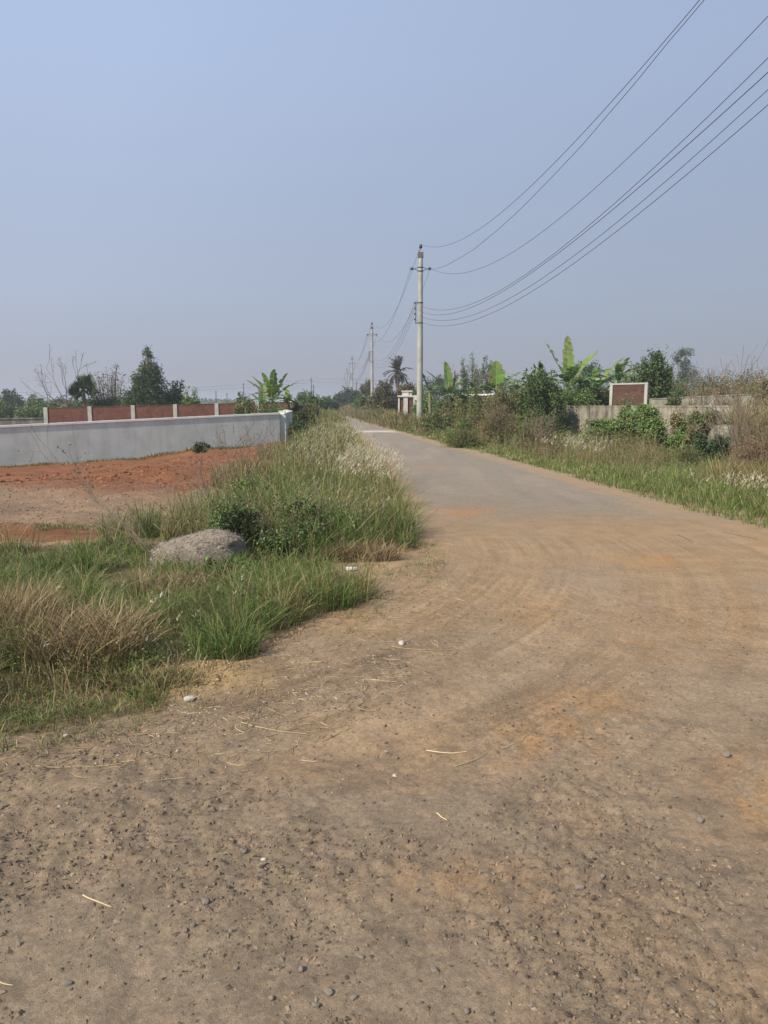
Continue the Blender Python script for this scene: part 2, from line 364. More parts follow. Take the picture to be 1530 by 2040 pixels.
# ------------------------------------------------------------------ mesh collector
class G:
    def __init__(s): s.V = []; s.T = []; s.C = []; s.n = 0
    def add(s, v, t, c):
        v = np.asarray(v, float).reshape(-1, 3); t = np.asarray(t, np.int64).reshape(-1, 3)
        c = np.broadcast_to(np.asarray(c, float), v.shape)
        s.V.append(v); s.T.append(t + s.n); s.C.append(c); s.n += len(v); return s
    def box(s, x0, x1, y0, y1, z0, z1, c=(1, 1, 1)):
        v = [(x, y, z) for z in (z0, z1) for (x, y) in ((x0, y0), (x1, y0), (x1, y1), (x0, y1))]
        t = [(0, 2, 1), (0, 3, 2), (4, 5, 6), (4, 6, 7), (0, 1, 5), (0, 5, 4), (1, 2, 6), (1, 6, 5), (2, 3, 7), (2, 7, 6), (3, 0, 4), (3, 4, 7)]
        return s.add(v, t, c)
    def tube(s, pts, rad, c=(1, 1, 1), sides=5, cap=True):
        pts = np.asarray(pts, float); n = len(pts)
        rad = np.broadcast_to(np.asarray(rad, float), (n,))
        d = np.gradient(pts, axis=0); d /= np.linalg.norm(d, axis=1, keepdims=True) + 1e-9
        ref = np.array([0, 0, 1.]) if abs(d[:, 2]).mean() < .8 else np.array([1., 0, 0])
        a = np.cross(d, ref); a /= np.linalg.norm(a, axis=1, keepdims=True) + 1e-9
        b = np.cross(d, a)
        th = np.arange(sides) / sides * 2 * np.pi
        v = pts[:, None] + rad[:, None, None] * (a[:, None] * np.cos(th)[None, :, None] + b[:, None] * np.sin(th)[None, :, None])
        v = v.reshape(-1, 3)
        i = np.arange(n - 1)[:, None] * sides; j = np.arange(sides)[None]; j2 = (j + 1) % sides
        A = i + j; B = i + j2; Cc = A + sides; D = B + sides
        t = np.concatenate([np.stack([A, B, D], -1).reshape(-1, 3), np.stack([A, D, Cc], -1).reshape(-1, 3)])
        if cap:
            cv = np.concatenate([v, pts[:1], pts[-1:]]); k = n * sides
            jj = np.arange(sides); j3 = (jj + 1) % sides
            t = np.concatenate([t, np.stack([jj * 0 + k, j3, jj], -1), np.stack([jj * 0 + k + 1, jj + (n - 1) * sides, j3 + (n - 1) * sides], -1)])
            v = cv
        return s.add(v, t, c)
    def lathe(s, prof, centre=(0, 0, 0), c=(1, 1, 1), sides=12, axis=None):
        prof = np.array(prof, float); cx = np.array(centre, float)
        ax = np.array(axis if axis is not None else (0, 0, 1.)); ax = ax / np.linalg.norm(ax)
        return s.tube(cx + prof[:, 1:2] * ax, np.maximum(prof[:, 0], 1e-4), c, sides)
    def build(s, name, mat, parent=None, loc=None, smooth=False):
        V = np.concatenate(s.V); T = np.concatenate(s.T); Cc = np.concatenate(s.C)
        if loc is not None: V = V - np.asarray(loc, float)
        me = bpy.data.meshes.new(name)
        me.vertices.add(len(V)); me.vertices.foreach_set('co', V.astype(np.float32).ravel())
        me.loops.add(len(T) * 3); me.loops.foreach_set('vertex_index', T.astype(np.int32).ravel())
        me.polygons.add(len(T)); me.polygons.foreach_set('loop_start', (np.arange(len(T)) * 3).astype(np.int32))
        me.polygons.foreach_set('loop_total', np.full(len(T), 3, np.int32))
        me.polygons.foreach_set('use_smooth', np.full(len(T), smooth, bool))
        ca = me.color_attributes.new('Col', 'FLOAT_COLOR', 'POINT')
        ca.data.foreach_set('color', np.concatenate([Cc, np.ones((len(Cc), 1))], 1).astype(np.float32).ravel())
        me.update(); me.validate()
        me.materials.append(mat)
        o = bpy.data.objects.new(name, me); COL.objects.link(o)
        if parent is not None: o.parent = parent
        elif loc is not None: o.location = loc
        return o
def tag(o, label=None, cat=None, group=None, kind=None):
    if label: o['label'] = label
    if cat: o['category'] = cat
    if group: o['group'] = group
    if kind: o['kind'] = kind
    return o
def empty(name, loc, label, cat, group=None, rz=0):
    o = bpy.data.objects.new(name, None); COL.objects.link(o); o.location = loc; o.rotation_euler = (0, 0, rz); o.empty_display_size = .2
    return tag(o, label, cat, group)
def copy_tree(o, parent=None):
    c = o.copy(); COL.objects.link(c)
    if parent is not None: c.parent = parent
    for ch in [k for k in COL.objects if k.parent == o]: copy_tree(ch, c)
    return c

def unit(v): return v / (np.linalg.norm(v, axis=-1, keepdims=True) + 1e-9)
def leaves(g, P, D, Nn, Ln, Wd, C, fold=.25):
    """simple pointed leaves: base, two sides, tip"""
    n = len(P); D = unit(D); S = unit(np.cross(D, Nn)); U = np.cross(S, D)
    Ln = np.broadcast_to(Ln, (n,))[:, None]; Wd = np.broadcast_to(Wd, (n,))[:, None]
    b = P; t = P + D * Ln - U * Ln * .12
    l = P + D * Ln * .45 + S * Wd * .5 + U * Wd * fold; r = P + D * Ln * .45 - S * Wd * .5 + U * Wd * fold
    v = np.stack([b, l, t, r], 1).reshape(-1, 3); i = np.arange(n)[:, None] * 4
    tr = np.concatenate([i + np.array([[0, 2, 1]]), i + np.array([[0, 3, 2]])])
    g.add(v, tr, np.repeat(C, 4, 0))
def blades(g, B, H, A, lean, W, C0, C1):
    """grass blades: B base, H length, A azimuth of the lean, lean 0..1.5, W width"""
    n = len(B); dx = np.cos(A); dy = np.sin(A)
    fa = rng.uniform(0, np.pi, n); sx = np.cos(fa); sy = np.sin(fa)
    pts = []; ts = (0, .4, .75, 1.0)
    for t in ts:
        ang = lean * t ** 1.0
        hz = H * (t - .16 * lean * t * t); ho = H * lean * t * t * .55
        hz = np.maximum(hz, 0.0)
        pts.append(np.stack([B[:, 0] + dx * ho, B[:, 1] + dy * ho, B[:, 2] + hz], 1))
    vs = []; cs = []
    for k, t in enumerate(ts[:3]):
        wd = (W * (1 - .35 * t) * .5)[:, None]; s = np.stack([sx, sy, sx * 0], 1)
        vs += [pts[k] - s * wd, pts[k] + s * wd]; cc = C0 * (1 - t) + C1 * t; cs += [cc, cc]
    vs.append(pts[3]); cs.append(C1)
    v = np.stack(vs, 1).reshape(-1, 3); c = np.stack(cs, 1).reshape(-1, 3)
    i = np.arange(n)[:, None] * 7
    tr = np.concatenate([i + np.array([a]) for a in ((0, 1, 3), (0, 3, 2), (2, 3, 5), (2, 5, 4), (4, 5, 6))])
    g.add(v, tr, c)
    return pts[3]
def spindles(g, B, D, Ln, Rd, C):
    n = len(B); D = unit(D); ref = np.tile([0.3, .9, .1], (n, 1)); a = unit(np.cross(D, ref)); b = np.cross(D, a)
    Ln = np.broadcast_to(Ln, (n,))[:, None]; Rd = np.broadcast_to(Rd, (n,))[:, None]
    vs = [B]
    for k in range(4):
        th = k * np.pi / 2; vs.append(B + D * Ln * (.35 + .1 * (k % 2)) + Rd * (a * np.cos(th) + b * np.sin(th)))
    vs.append(B + D * Ln)
    v = np.stack(vs, 1).reshape(-1, 3); i = np.arange(n)[:, None] * 6; f = []
    for k in range(4):
        f += [(0, 1 + k, 1 + (k + 1) % 4), (5, 1 + (k + 1) % 4, 1 + k)]
    g.add(v, np.concatenate([i + np.array([q]) for q in f]), np.repeat(C, 6, 0))
def pick(pal, n, jit=.18):
    pal = np.array(pal); c = pal[rng.integers(0, len(pal), n)]
    return np.clip(c * rng.uniform(1 - jit, 1 + jit, (n, 1)) * rng.uniform(.93, 1.07, (n, 3)), 0, 1)
def randdir(n):
    return unit(rng.normal(size=(n, 3)))

GREEN = [(.11, .20, .045), (.15, .24, .06), (.08, .155, .036), (.20, .26, .08)]
DKGREEN = [(.042, .078, .026), (.06, .10, .032), (.036, .06, .024), (.08, .12, .04)]
MIDGREEN = [(.10, .165, .042), (.14, .20, .058), (.07, .12, .033)]
OLIVE = [(.13, .14, .05), (.17, .17, .065), (.10, .11, .038), (.20, .18, .075)]
BROWN = [(.19, .14, .07), (.25, .185, .10), (.14, .105, .055), (.31, .235, .125)]
REDBROWN = [(.17, .10, .055), (.14, .085, .05), (.22, .14, .08)]
STRAW = [(.34, .26, .14), (.42, .33, .19), (.27, .20, .11), (.22, .16, .085)]
GRASSG = [(.075, .15, .028), (.105, .185, .038), (.055, .115, .022), (.15, .21, .055), (.19, .21, .065), (.04, .08, .018)]
GRASSM = [(.11, .155, .038), (.16, .18, .055), (.23, .20, .08), (.30, .24, .12), (.08, .11, .03), (.05, .065, .02)]
PLUME = [(.44, .40, .29), (.36, .32, .22), (.52, .48, .38)]

# ------------------------------------------------------------------ ground sheet
def axis_fine(lo, hi, step, far, grow):
    a = list(np.arange(lo, hi, step)); s = step; x = a[-1]
    while x < far: s *= grow; x += s; a.append(x)
    s = step; x = a[0]; b = []
    while x > -far: s *= grow; x -= s; b.append(x)
    return np.array(b[::-1] + a)
def build_ground():
    xs = axis_fine(-2.3, 2.6, .0145, 2600, 1.024)
    ys = [1.2]
    while ys[-1] < 3.6: ys.append(ys[-1] + .0125)
    while ys[-1] < 6.5: ys.append(ys[-1] + .02)
    while ys[-1] < 70: ys.append(ys[-1] * 1.0055)
    s = .4
    while ys[-1] < 2600: ys.append(ys[-1] + s); s *= 1.05
    b = []; s = .03; y = 1.2
    while y > -60: y -= s; s *= 1.15; b.append(y)
    ys = np.array(b[::-1] + ys)
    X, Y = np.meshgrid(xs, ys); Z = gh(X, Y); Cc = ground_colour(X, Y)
    n, m = X.shape
    V = np.stack([X, Y, Z], -1).reshape(-1, 3)
    i = (np.arange(n - 1)[:, None] * m + np.arange(m - 1)[None]).ravel()
    Q = np.stack([i, i + 1, i + m + 1, i + m], 1)
    me = bpy.data.meshes.new('ground'); me.vertices.add(len(V)); me.vertices.foreach_set('co', V.astype(np.float32).ravel())
    me.loops.add(len(Q) * 4); me.loops.foreach_set('vertex_index', Q.astype(np.int32).ravel())
    me.polygons.add(len(Q)); me.polygons.foreach_set('loop_start', (np.arange(len(Q)) * 4).astype(np.int32)); me.polygons.foreach_set('loop_total', np.full(len(Q), 4, np.int32))
    me.polygons.foreach_set('use_smooth', np.ones(len(Q), bool))
    ca = me.color_attributes.new('Col', 'FLOAT_COLOR', 'POINT')
    ca.data.foreach_set('color', np.concatenate([Cc.reshape(-1, 3), np.ones((len(V), 1))], 1).astype(np.float32).ravel())
    me.update(); me.materials.append(M['soil'])
    o = bpy.data.objects.new('ground', me); COL.objects.link(o)
    tag(o, 'bare dirt and soil, tan in front and red in the plot on the left', kind='structure')
def build_road():
    ys = [8.75]
    while ys[-1] < 168: ys.append(ys[-1] * 1.006)
    ys = np.array(ys); k = np.linspace(0, 1, 60)
    Lx = xl(ys)[:, None] - .12; Rx = xr(ys)[:, None] + .12
    X = Lx + (Rx - Lx) * k[None]; Y = np.repeat(ys[:, None], 60, 1)
    edge = np.minimum(k, 1 - k)[None] * (Rx - Lx)
    lift = -.02 + .030 * ss(0, .3, edge) * ss(8.8, 11.0, Y) + .02 * (fbm(X * .8, Y * .5, 91, 2) - .5) * 0
    base = gh(X, Y)
    Z = base + lift
    g = G(); n, m = X.shape; i = (np.arange(n - 1)[:, None] * m + np.arange(m - 1)[None]).ravel()
    T = np.concatenate([np.stack([i, i + 1, i + m + 1], 1), np.stack([i, i + m + 1, i + m], 1)])
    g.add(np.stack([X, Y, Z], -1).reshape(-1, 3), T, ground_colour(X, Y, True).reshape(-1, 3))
    tag(g.build('road', M['road'], smooth=True), 'narrow worn grey asphalt lane running away between weeds', kind='structure')
build_ground(); build_road()

# ------------------------------------------------------------------ walls
def wall(name, A, B, thick, label, body_mat, cope_mat=None, cope_h=.07, cope_o=.03, pillars=None, pil_mat=None, pil_w=.25, pil_up=.02, bury=.4, body_name='wall_panel', cope_name='coping', group=None, cat='wall'):
    """A, B = (x, y, base z, top z); built along its own x axis"""
    A = np.array(A, float); B = np.array(B, float)
    Ln = math.hypot(B[0] - A[0], B[1] - A[1]); ang = math.atan2(B[1] - A[1], B[0] - A[0])
    root = empty(name, (A[0], A[1], A[2]), label, cat, group, ang)
    def zt(x): return (A[3] + (B[3] - A[3]) * x / Ln) - A[2]
    def zb(x): return (B[2] - A[2]) * x / Ln - bury
    def slab(g, x0, x1, y0, y1, dz0, dz1, from_top=False):
        v = []
        for x in (x0, x1):
            lo = zt(x) + dz0 if from_top else zb(x); hi = zt(x) + dz1
            v += [(x, y0, lo), (x, y1, lo), (x, y1, hi), (x, y0, hi)]
        t = [(0, 1, 2), (0, 2, 3), (4, 6, 5), (4, 7, 6), (0, 4, 5), (0, 5, 1), (1, 5, 6), (1, 6, 2), (2, 6, 7), (2, 7, 3), (3, 7, 4), (3, 4, 0)]
        g.add(v, t, (1, 1, 1))
    g = G(); slab(g, 0, Ln, -thick / 2, thick / 2, 0, -(cope_h if cope_mat else 0)); g.build(body_name, body_mat, root)
    if cope_mat:
        g = G(); slab(g, -.02, Ln + .02, -thick / 2 - cope_o, thick / 2 + cope_o, -cope_h + .0015, 0, True); g.build(cope_name, cope_mat, root)
    for x in (pillars or []):
        g = G(); slab(g, x - pil_w / 2, x + pil_w / 2, -thick / 2 - .06, thick / 2 + .06, 0, pil_up); g.build('pillar', pil_mat or cope_mat, root)
    return root

# left grey wall, its front
def e(u, vb, vt, Y):
    p = at(u, vb, Y); q = at(u, vt, Y); return (p[0], p[1], p[2], q[2])
A = e(0, 928, 848, 27.0); B = e(556, 880, 822, 33.4)
d = (np.array(A) - np.array(B)) / 10.8; A2 = tuple(np.array(A) + d * 6)
wall('boundary_wall', A2, B, .16, 'long smooth grey plastered wall with pale top across the red earth plot', M['plaster'], M['coping'], .075, .03)
C = e(580, 872, 818, 41.5)
wall('boundary_wall', (B[0] + .14, B[1] + .1, B[2], B[3] - .02), C, .16, 'short shaded grey wall running back beside the lane from the wall corner', M['plaster'], M['coping'], .06, .02, pillars=[.16, 3.4], pil_mat=M['plaster'], pil_w=.3, pil_up=.1)
wall('boundary_wall', e(581, 838, 800, 50), e(595, 830, 800, 64), .16, 'small whitewashed wall end standing in the weeds left of the lane', M['whitewash'], M['coping'])
# left brick wall with white posts
A = e(93, 850, 812.5, 55); B = e(580, 838, 800, 58.5)
Ln = math.hypot(B[0] - A[0], B[1] - A[1])
wall('brick_wall', A, B, .14, 'red brick wall with white concrete posts behind the grey wall', M['brick'], M['brick_old'], .06, .02, pillars=[Ln * k / 5.85 for k in range(6)], pil_mat=M['post'], pil_w=.27, pil_up=.03)
wall('low_wall', e(-60, 848, 834, 58), e(86, 845, 832, 60), .2, 'low mossy dark wall at the far left before the brick wall', M['moss'], M['moss'], .08, .05)
# right walls
A = e(1103, 874, 808, 33.5); B = e(1570, 905, 808, 24.5)
wall('boundary_wall', A, B, .15, 'rain stained beige concrete wall half covered by creepers', M['oldwall'], M['oldwall'], .05, .015)
wall('boundary_wall', e(1195, 850, 799, 40), e(1600, 850, 779, 27.5), .15, 'second weathered grey wall rising just behind the stained wall', M['moss'], M['oldwall'], .05, .02)
A = e(1214, 840, 764, 36.8); B = e(1287, 842, 762, 36)
Ln = math.hypot(B[0] - A[0], B[1] - A[1])
wall('brick_wall', A, B, .16, 'square brick panel framed in white plaster above the stained wall', M['brick_old'], M['post'], .075, .03, pillars=[0.05, Ln - .05], pil_mat=M['post'], pil_w=.13, pil_up=-.08)
wall('brick_wall', e(1120, 845, 782, 44), e(1208, 845, 778, 41), .14, 'low brick wall seen through leaves left of the white framed panel', M['brick_old'], M['oldwall'], .05)
A = e(911, 826, 786, 60); B = e(1112, 838, 781, 52)
wall('brick_wall', A, B, .16, 'brick wall with white coping behind the banana plants', M['brick_old'], M['whitewash'], .12, .05, pillars=[0.1], pil_mat=M['whitewash'], pil_w=.5, pil_up=.02)
# gate block
gx = at(794, 826, 62)
gw = empty('gate_wall', (gx[0], 62, ghs(gx[0], 62)), 'old white and brick gate wall standing behind the nearest utility pole', 'gate wall')
s_ = 62 / FPX; zz = EYE - gw.location[2]
def gbox(name, u0, u1, v0, v1, mat, y0, y1):
    g = G(); g.box((u0 - 794) * s_, (u1 - 794) * s_, y0, y1, max(-.3, zz - (v1 - 800) * s_), zz - (v0 - 800) * s_); g.build(name, mat, gw)
gbox('brick_panel', 795, 833, 796, 850, M['brick_old'], 0, .15)
gbox('pillar', 793, 796, 793, 850, M['gatewash'], -.1, .2)
gbox('pillar', 803.5, 812, 791, 850, M['gatewash'], -.12, .25)
gbox('pillar', 823, 834, 789.5, 850, M['gatewash'], -.5, .2)
gbox('coping', 792, 834.5, 788, 791, M['gatewash'], -.2, .28)
gbox('top_block', 801, 814, 781, 788, M['gatewash'], -.05, .2)
gbox('cap', 799.5, 821, 778.5, 781, M['gatewash'], -.1, .25)
gbox('top_block', 815, 820, 782, 788, M['gatewash'], .0, .2)

# ------------------------------------------------------------------ utility poles and wires
def pole(loc, H, label, group, detail=True):
    root = empty('utility_pole', loc, label, 'utility pole', group)
    g = G(); g.tube([(0, 0, -1), (0, 0, 0), (0, 0, H * .5), (0, 0, H - .25), (0, 0, H)], [.215, .21, .175, .13, .125], sides=20); g.build('shaft', M['concrete_pole'], root, smooth=True)
    g = G(); g.box(-.17, .17, -.16, .16, H - .33, H - .02); g.build('top_clamp', M['rust'], root)
    g = G(); g.tube([(-.06, 0, H - .1), (-.09, 0, H + .06), (0, 0, H + .16), (0, 0, H + .26)], .022, sides=6); g.build('pin_bracket', M['steel'], root)
    g = G(); g.lathe([(.02, 0), (.085, .03), (.10, .10), (.10, .17), (.07, .24), (.03, .28)], (0, 0, H + .2), sides=12); g.build('top_insulator', M['ceramic'], root, smooth=True)
    zc = H - 1.02
    for sg in (-1, 1):
        g = G(); g.tube([(0, 0, zc + .08), (sg * .2, 0, zc + .08), (sg * .36, 0, zc), (sg * .5, 0, zc)], .02, sides=6)
        g.tube([(0, 0, zc - .16), (sg * .2, 0, zc - .1), (sg * .36, 0, zc)], .018, sides=6); g.build('cross_arm', M['steel'], root)
        g = G(); g.lathe([(.03, 0), (.085, .03), (.09, .10), (.075, .17), (.03, .22)], (sg * .45, 0, zc + .005), sides=10, axis=(sg, 0, .05)); g.build('arm_insulator', M['ceramic'], root, smooth=True)
    for z in (zc + .08, zc - .16):
        g = G(); g.tube([(0, 0, z - .03), (0, 0, z + .03)], .16, sides=14); g.build('clamp_band', M['steel'], root)
    z0 = H - 4.35; z1 = H - 3.1
    g = G(); g.box(-.31, -.26, -.03, .03, z0 - .05, z1 + .06); g.box(-.27, 0, -.02, .02, z0 - .02, z0 + .02); g.box(-.27, 0, -.02, .02, z1 - .02, z1 + .02); g.build('rack_bar', M['steel'], root)
    for k in range(4):
        g = G(); zq = z1 - k * (z1 - z0) / 3.7; g.lathe([(.02, -.06), (.05, -.05), (.03, 0), (.05, .05), (.02, .06)], (-.36, 0, zq), sides=8); g.build('spool_insulator', M['ceramic'], root, smooth=True)
    for z in (z0, z1):
        g = G(); g.tube([(0, 0, z - .035), (0, 0, z + .035)], .178, sides=14); g.build('clamp_band', M['steel'], root)
    return root
SPOTS = [(836.3, 50.0, 502, 'tall nearest concrete power pole at the lane side, reaching high into the sky'),
         (741, 99., 650, 'second nearest concrete power pole, left of the lone palm'),
         (701.5, 173., 714, 'third concrete power pole, small beyond the weeds where the lane ends'),
         (691, 235., 737, 'thin far power pole just left of the third pole'),
         (686.5, 300., 752, 'farthest thin power pole of the row, leftmost behind the lane end')]
poles = []
for i, (u, Y, vt, lab) in enumerate(SPOTS):
    x = xat(u, Y); zt = at(u, vt, Y)[2]; zb = ghs(x, Y); x = at(u, vt, Y)[0] if i else at(836, 833, Y)[0]
    if i == 0: H0 = zt - zb; root = pole((x, Y, zb), H0, lab, 'power poles along the lane'); p0 = root
    else:
        root = copy_tree(p0); root['label'] = lab; root.location = (x, Y, zb); root.scale = (1, 1, (zt - zb) / H0)
    poles.append((np.array([x, Y, zb]), (zt - zb) / H0))
OFF = [(0, H0 + .46), (-.62, H0 - 1.0), (.62, H0 - 1.0)] + [(-.36, H0 - 3.1 - k * 1.25 / 3.7) for k in range(4)]
def attach(i, k):
    p, s = poles[i]; return np.array([p[0] + OFF[k][0], p[1], p[2] + OFF[k][1] * s])
def wire(a, b, sag, r0, label, group, name='overhead_wire', r1=None, n=60, kink=0):
    t = np.linspace(0, 1, n)[:, None]; p = a + (b - a) * t; p[:, 2] -= 4 * sag * (t * (1 - t))[:, 0]
    if kink: p[1:-1, 2] += kink * (vnoise(np.arange(1, n - 1) * .45, np.zeros(n - 2), 4) - .5)
    g = G(); g.tube(p, np.linspace(r0, r1 or r0, n), sides=5)
    return tag(g.build(name, M['wire'], loc=tuple(a)), label, 'wire', group)
FIT = [((5.95, 9.48), 2.79), ((6.93, 11.44), 3.22), ((7.53, 11.02), 3.5), ((7.36, 10.32), 3.42), ((5.79, 7.7), 2.55), ((7.98, 10.51), 3.42), ((7.43, 9.41), 3.08)]
LW = ['uppermost overhead wire, from the top insulator of the nearest pole to the upper frame edge',
      'second overhead wire, slightly kinked, hanging just under the uppermost one',
      'third overhead wire from the top, alone between the upper pair and the lower four',
      'highest of the lower four wires leaving the nearest pole to the right',
      'second from the top of the lower four wires on the right',
      'third from the top of the lower four wires on the right',
      'lowest overhead wire of all crossing the right half of the sky']
for k in range(7):
    (x2, z2), sg = FIT[k]
    wire(attach(0, k), np.array([x2, -4.0, z2]), sg, .009, LW[k], 'overhead wires', r1=.005, n=90, kink=.05 if k == 1 else 0)
pl = ['top wire', 'left arm wire', 'right arm wire', 'first rack wire', 'second rack wire', 'third rack wire', 'fourth rack wire']
for i in range(3):
    for k in range(7):
        if k == 6 or (i == 2 and k > 4): continue
        ws = [('nearest', 'second'), ('second', 'third'), ('third', 'fourth')][i]
        wire(attach(i, k), attach(i + 1, k), 2.4 - .2 * (k > 2), .009 + .005 * i, '%s sagging between the %s and %s poles of the row' % (pl[k], *ws), 'overhead wires', n=40)
# distant line of poles and its two wires across the plain
FP = [(485, 762, 270, 'dark distant pole above the brick wall, left of the banana clump'), (430, 778, 270, 'short distant stake rising over the middle of the brick wall'), (452, 783, 280, 'shortest distant stake left of the banana clump'),
      (620, 753, 270, 'distant pole standing between banana clump and lane'), (624.5, 766, 260, 'shorter distant pole touching the one right of the banana clump'), (392, 772, 260, 'distant pole above the right end of the left trees'),
      (515, 770, 290, 'distant pole half hidden by the banana crown'), (24, 776, 260, 'distant pole at the far left edge of the view'), (94, 784, 260, 'distant pole between the far left trees and the bare tree'),
      (710, 760, 265, 'distant pole just right of the third lane pole'), (1148, 733, 120, 'distant pole with crossbar above the banana leaves on the right'), (906, 738, 150, 'distant pole beside the bamboo on the right')]
fp0 = None
for (u, v, Y, lab) in FP:
    q = at(u, v, Y); zb = ghs(q[0], Y)
    if fp0 is None:
        fp0 = empty('distant_pole', (q[0], Y, zb), lab, 'utility pole', 'distant poles on the plain'); Hf = q[2] - zb
        g = G(); g.tube([(0, 0, -.5), (0, 0, Hf)], [.2, .12], sides=8); g.build('shaft', M['steel'], fp0)
        g = G(); g.box(-.7, .7, -.05, .05, Hf - .8, Hf - .7); g.build('cross_arm', M['steel'], fp0); r_ = fp0
    else:
        r_ = copy_tree(fp0); r_.location = (q[0], Y, zb); r_.scale = (1, 1, (q[2] - zb) / Hf); r_['label'] = lab
tag(fp0, FP[0][3])
wire(at(-200, 779, 265), at(620, 756, 270), 2, .03, 'upper distant wire over the left trees', 'distant wires', 'distant_wire', n=30)
wire(at(-200, 784, 262), at(620, 762, 268), 2, .03, 'lower distant wire over the left trees', 'distant wires', 'distant_wire', n=30)
wire(at(620, 752.5, 270), at(1100, 751, 272), 1.2, .028, 'distant wire crossing behind the lane poles', 'distant wires', 'distant_wire', n=30)
wire(at(620, 760, 270), at(1100, 760, 272), 1.2, .028, 'lower distant wire crossing behind the lane poles', 'distant wires', 'distant_wire', n=30)
wire(at(985, 742, 150), at(1150, 733.5, 120), .6, .018, 'far wire above the banana plants on the right', 'distant wires', 'distant_wire', n=20)
wire(at(1150, 733.5, 120), at(1640, 744, 110), 1.2, .016, 'far wire crossing behind the trees on the right', 'distant wires', 'distant_wire', n=30)
wire(at(1150, 738, 120), at(1640, 750, 110), 1.4, .014, 'lower far wire crossing behind the trees on the right', 'distant wires', 'distant_wire', n=30)

# ------------------------------------------------------------------ plants
def grow(P, D, Ln, r, depth, out, tips, spread=.6, curl=.15, kids=3, up=.1):
    n = 4; pts = [P]; d = unit(D)
    for k in range(n):
        d = unit(d + rng.normal(size=3) * curl + np.array([0, 0, up]) * .5); pts.append(pts[-1] + d * Ln / n)
    pts = np.array(pts); out.append((pts, np.linspace(r, r * .55, n + 1), depth))
    if depth == 0: tips.append((pts[-1], d)); return
    for k in range(kids):
        f = R(.35, 1.0) if k else 1.0; idx = min(n, int(round(f * n)))
        dd = unit(d + rng.normal(size=3) * spread * (1 if k else .4)); dd[2] = dd[2] * .8 + up
        grow(pts[idx], dd, Ln * R(.55, .8), r * (.5 if k else .6), depth - 1, out, tips, spread, curl, kids, up)
def twigs_to(g, out, minr, c=(1, 1, 1), sides=4):
    for pts, rr, dp in out: g.tube(pts, np.maximum(rr, minr), c, sides, cap=False)

def crown_points(n, blobs, tight=.28, sub=9):
    """leaf places gathered in clumps over the blobs of a crown; returns points, outward direction, clump id"""
    vol = np.array([b[3] * b[4] * b[5] for b in blobs]) ** .67; vol /= vol.sum()
    P = []; O = []; I = []; cid = 0
    for b, f in zip(blobs, vol):
        c = np.array(b[:3]); r = np.array(b[3:6]); k = max(3, int(sub * (1 + 6 * f)))
        m = max(6, int(n * f / k))
        for q in range(k):
            d = randdir(1)[0]; cc = c + d * r * R(.45, .95); rr = r * tight * R(.6, 1.3)
            pp = cc + np.clip(rng.normal(size=(m, 3)), -2, 2) * rr * .8
            P.append(pp); O.append(np.repeat((d * .8 + [0, 0, .3])[None], m, 0)); I.append(np.full(m, cid)); cid += 1
    return np.concatenate(P), np.concatenate(O), np.concatenate(I), cid
def tree(name, label, cat, x, Y, H, blobs, pal, n=2500, leaf=.1, trunk_r=.1, group=None, tight=.28, trunk_h=None, mat='leaf', lean=(0, 0), limbs=True, droop=0, aspect=.5, clumpvar=.3, crown_name='crown', trunk_name='trunk'):
    zb = ghs(x, Y); root = empty(name, (x, Y, zb), label, cat, group)
    P, O, I, nc = crown_points(n, blobs, tight)
    cv = rng.uniform(1 - clumpvar, 1 + clumpvar, nc)[I][:, None]
    keep = P[:, 2] > 0.02; P = P[keep]; O = O[keep]; cv = cv[keep]
    N_ = len(P); D = unit(O + randdir(N_) * 1.1 + np.array([0, 0, -droop])); Nn = unit(randdir(N_) + np.array([0, 0, .8]))
    ln = leaf * rng.uniform(.6, 1.35, N_)
    g = G(); leaves(g, P, D, Nn, ln, ln * aspect, np.clip(pick(pal, N_) * cv, 0, 1)); g.build(crown_name, M[mat], root)
    g = G(); th = trunk_h if trunk_h is not None else H * .4
    top = np.array([lean[0], lean[1], th]); g.tube([(0, 0, -.2), tuple(top * .5 + rng.normal(size=3) * [.03, .03, 0] * H * .2), tuple(top)], [trunk_r * 1.25, trunk_r, trunk_r * .75], sides=8)
    if limbs:
        for b in blobs:
            c = np.array(b[:3]); g.tube([tuple(top * .8), tuple((top + c) / 2 + rng.normal(size=3) * .04 * H), tuple(c), tuple(c + randdir(1)[0] * np.array(b[3:6]) * .6)], [trunk_r * .6, trunk_r * .4, trunk_r * .25, trunk_r * .1], sides=5)
            for q in range(5):
                d = randdir(1)[0]; d[2] = abs(d[2]); g.tube([tuple(c), tuple(c + d * np.array(b[3:6]) * .5), tuple(c + d * np.array(b[3:6]) * .98)], [trunk_r * .2, trunk_r * .12, trunk_r * .05], sides=4)
    g.build(trunk_name, M['bark'], root)
    return root
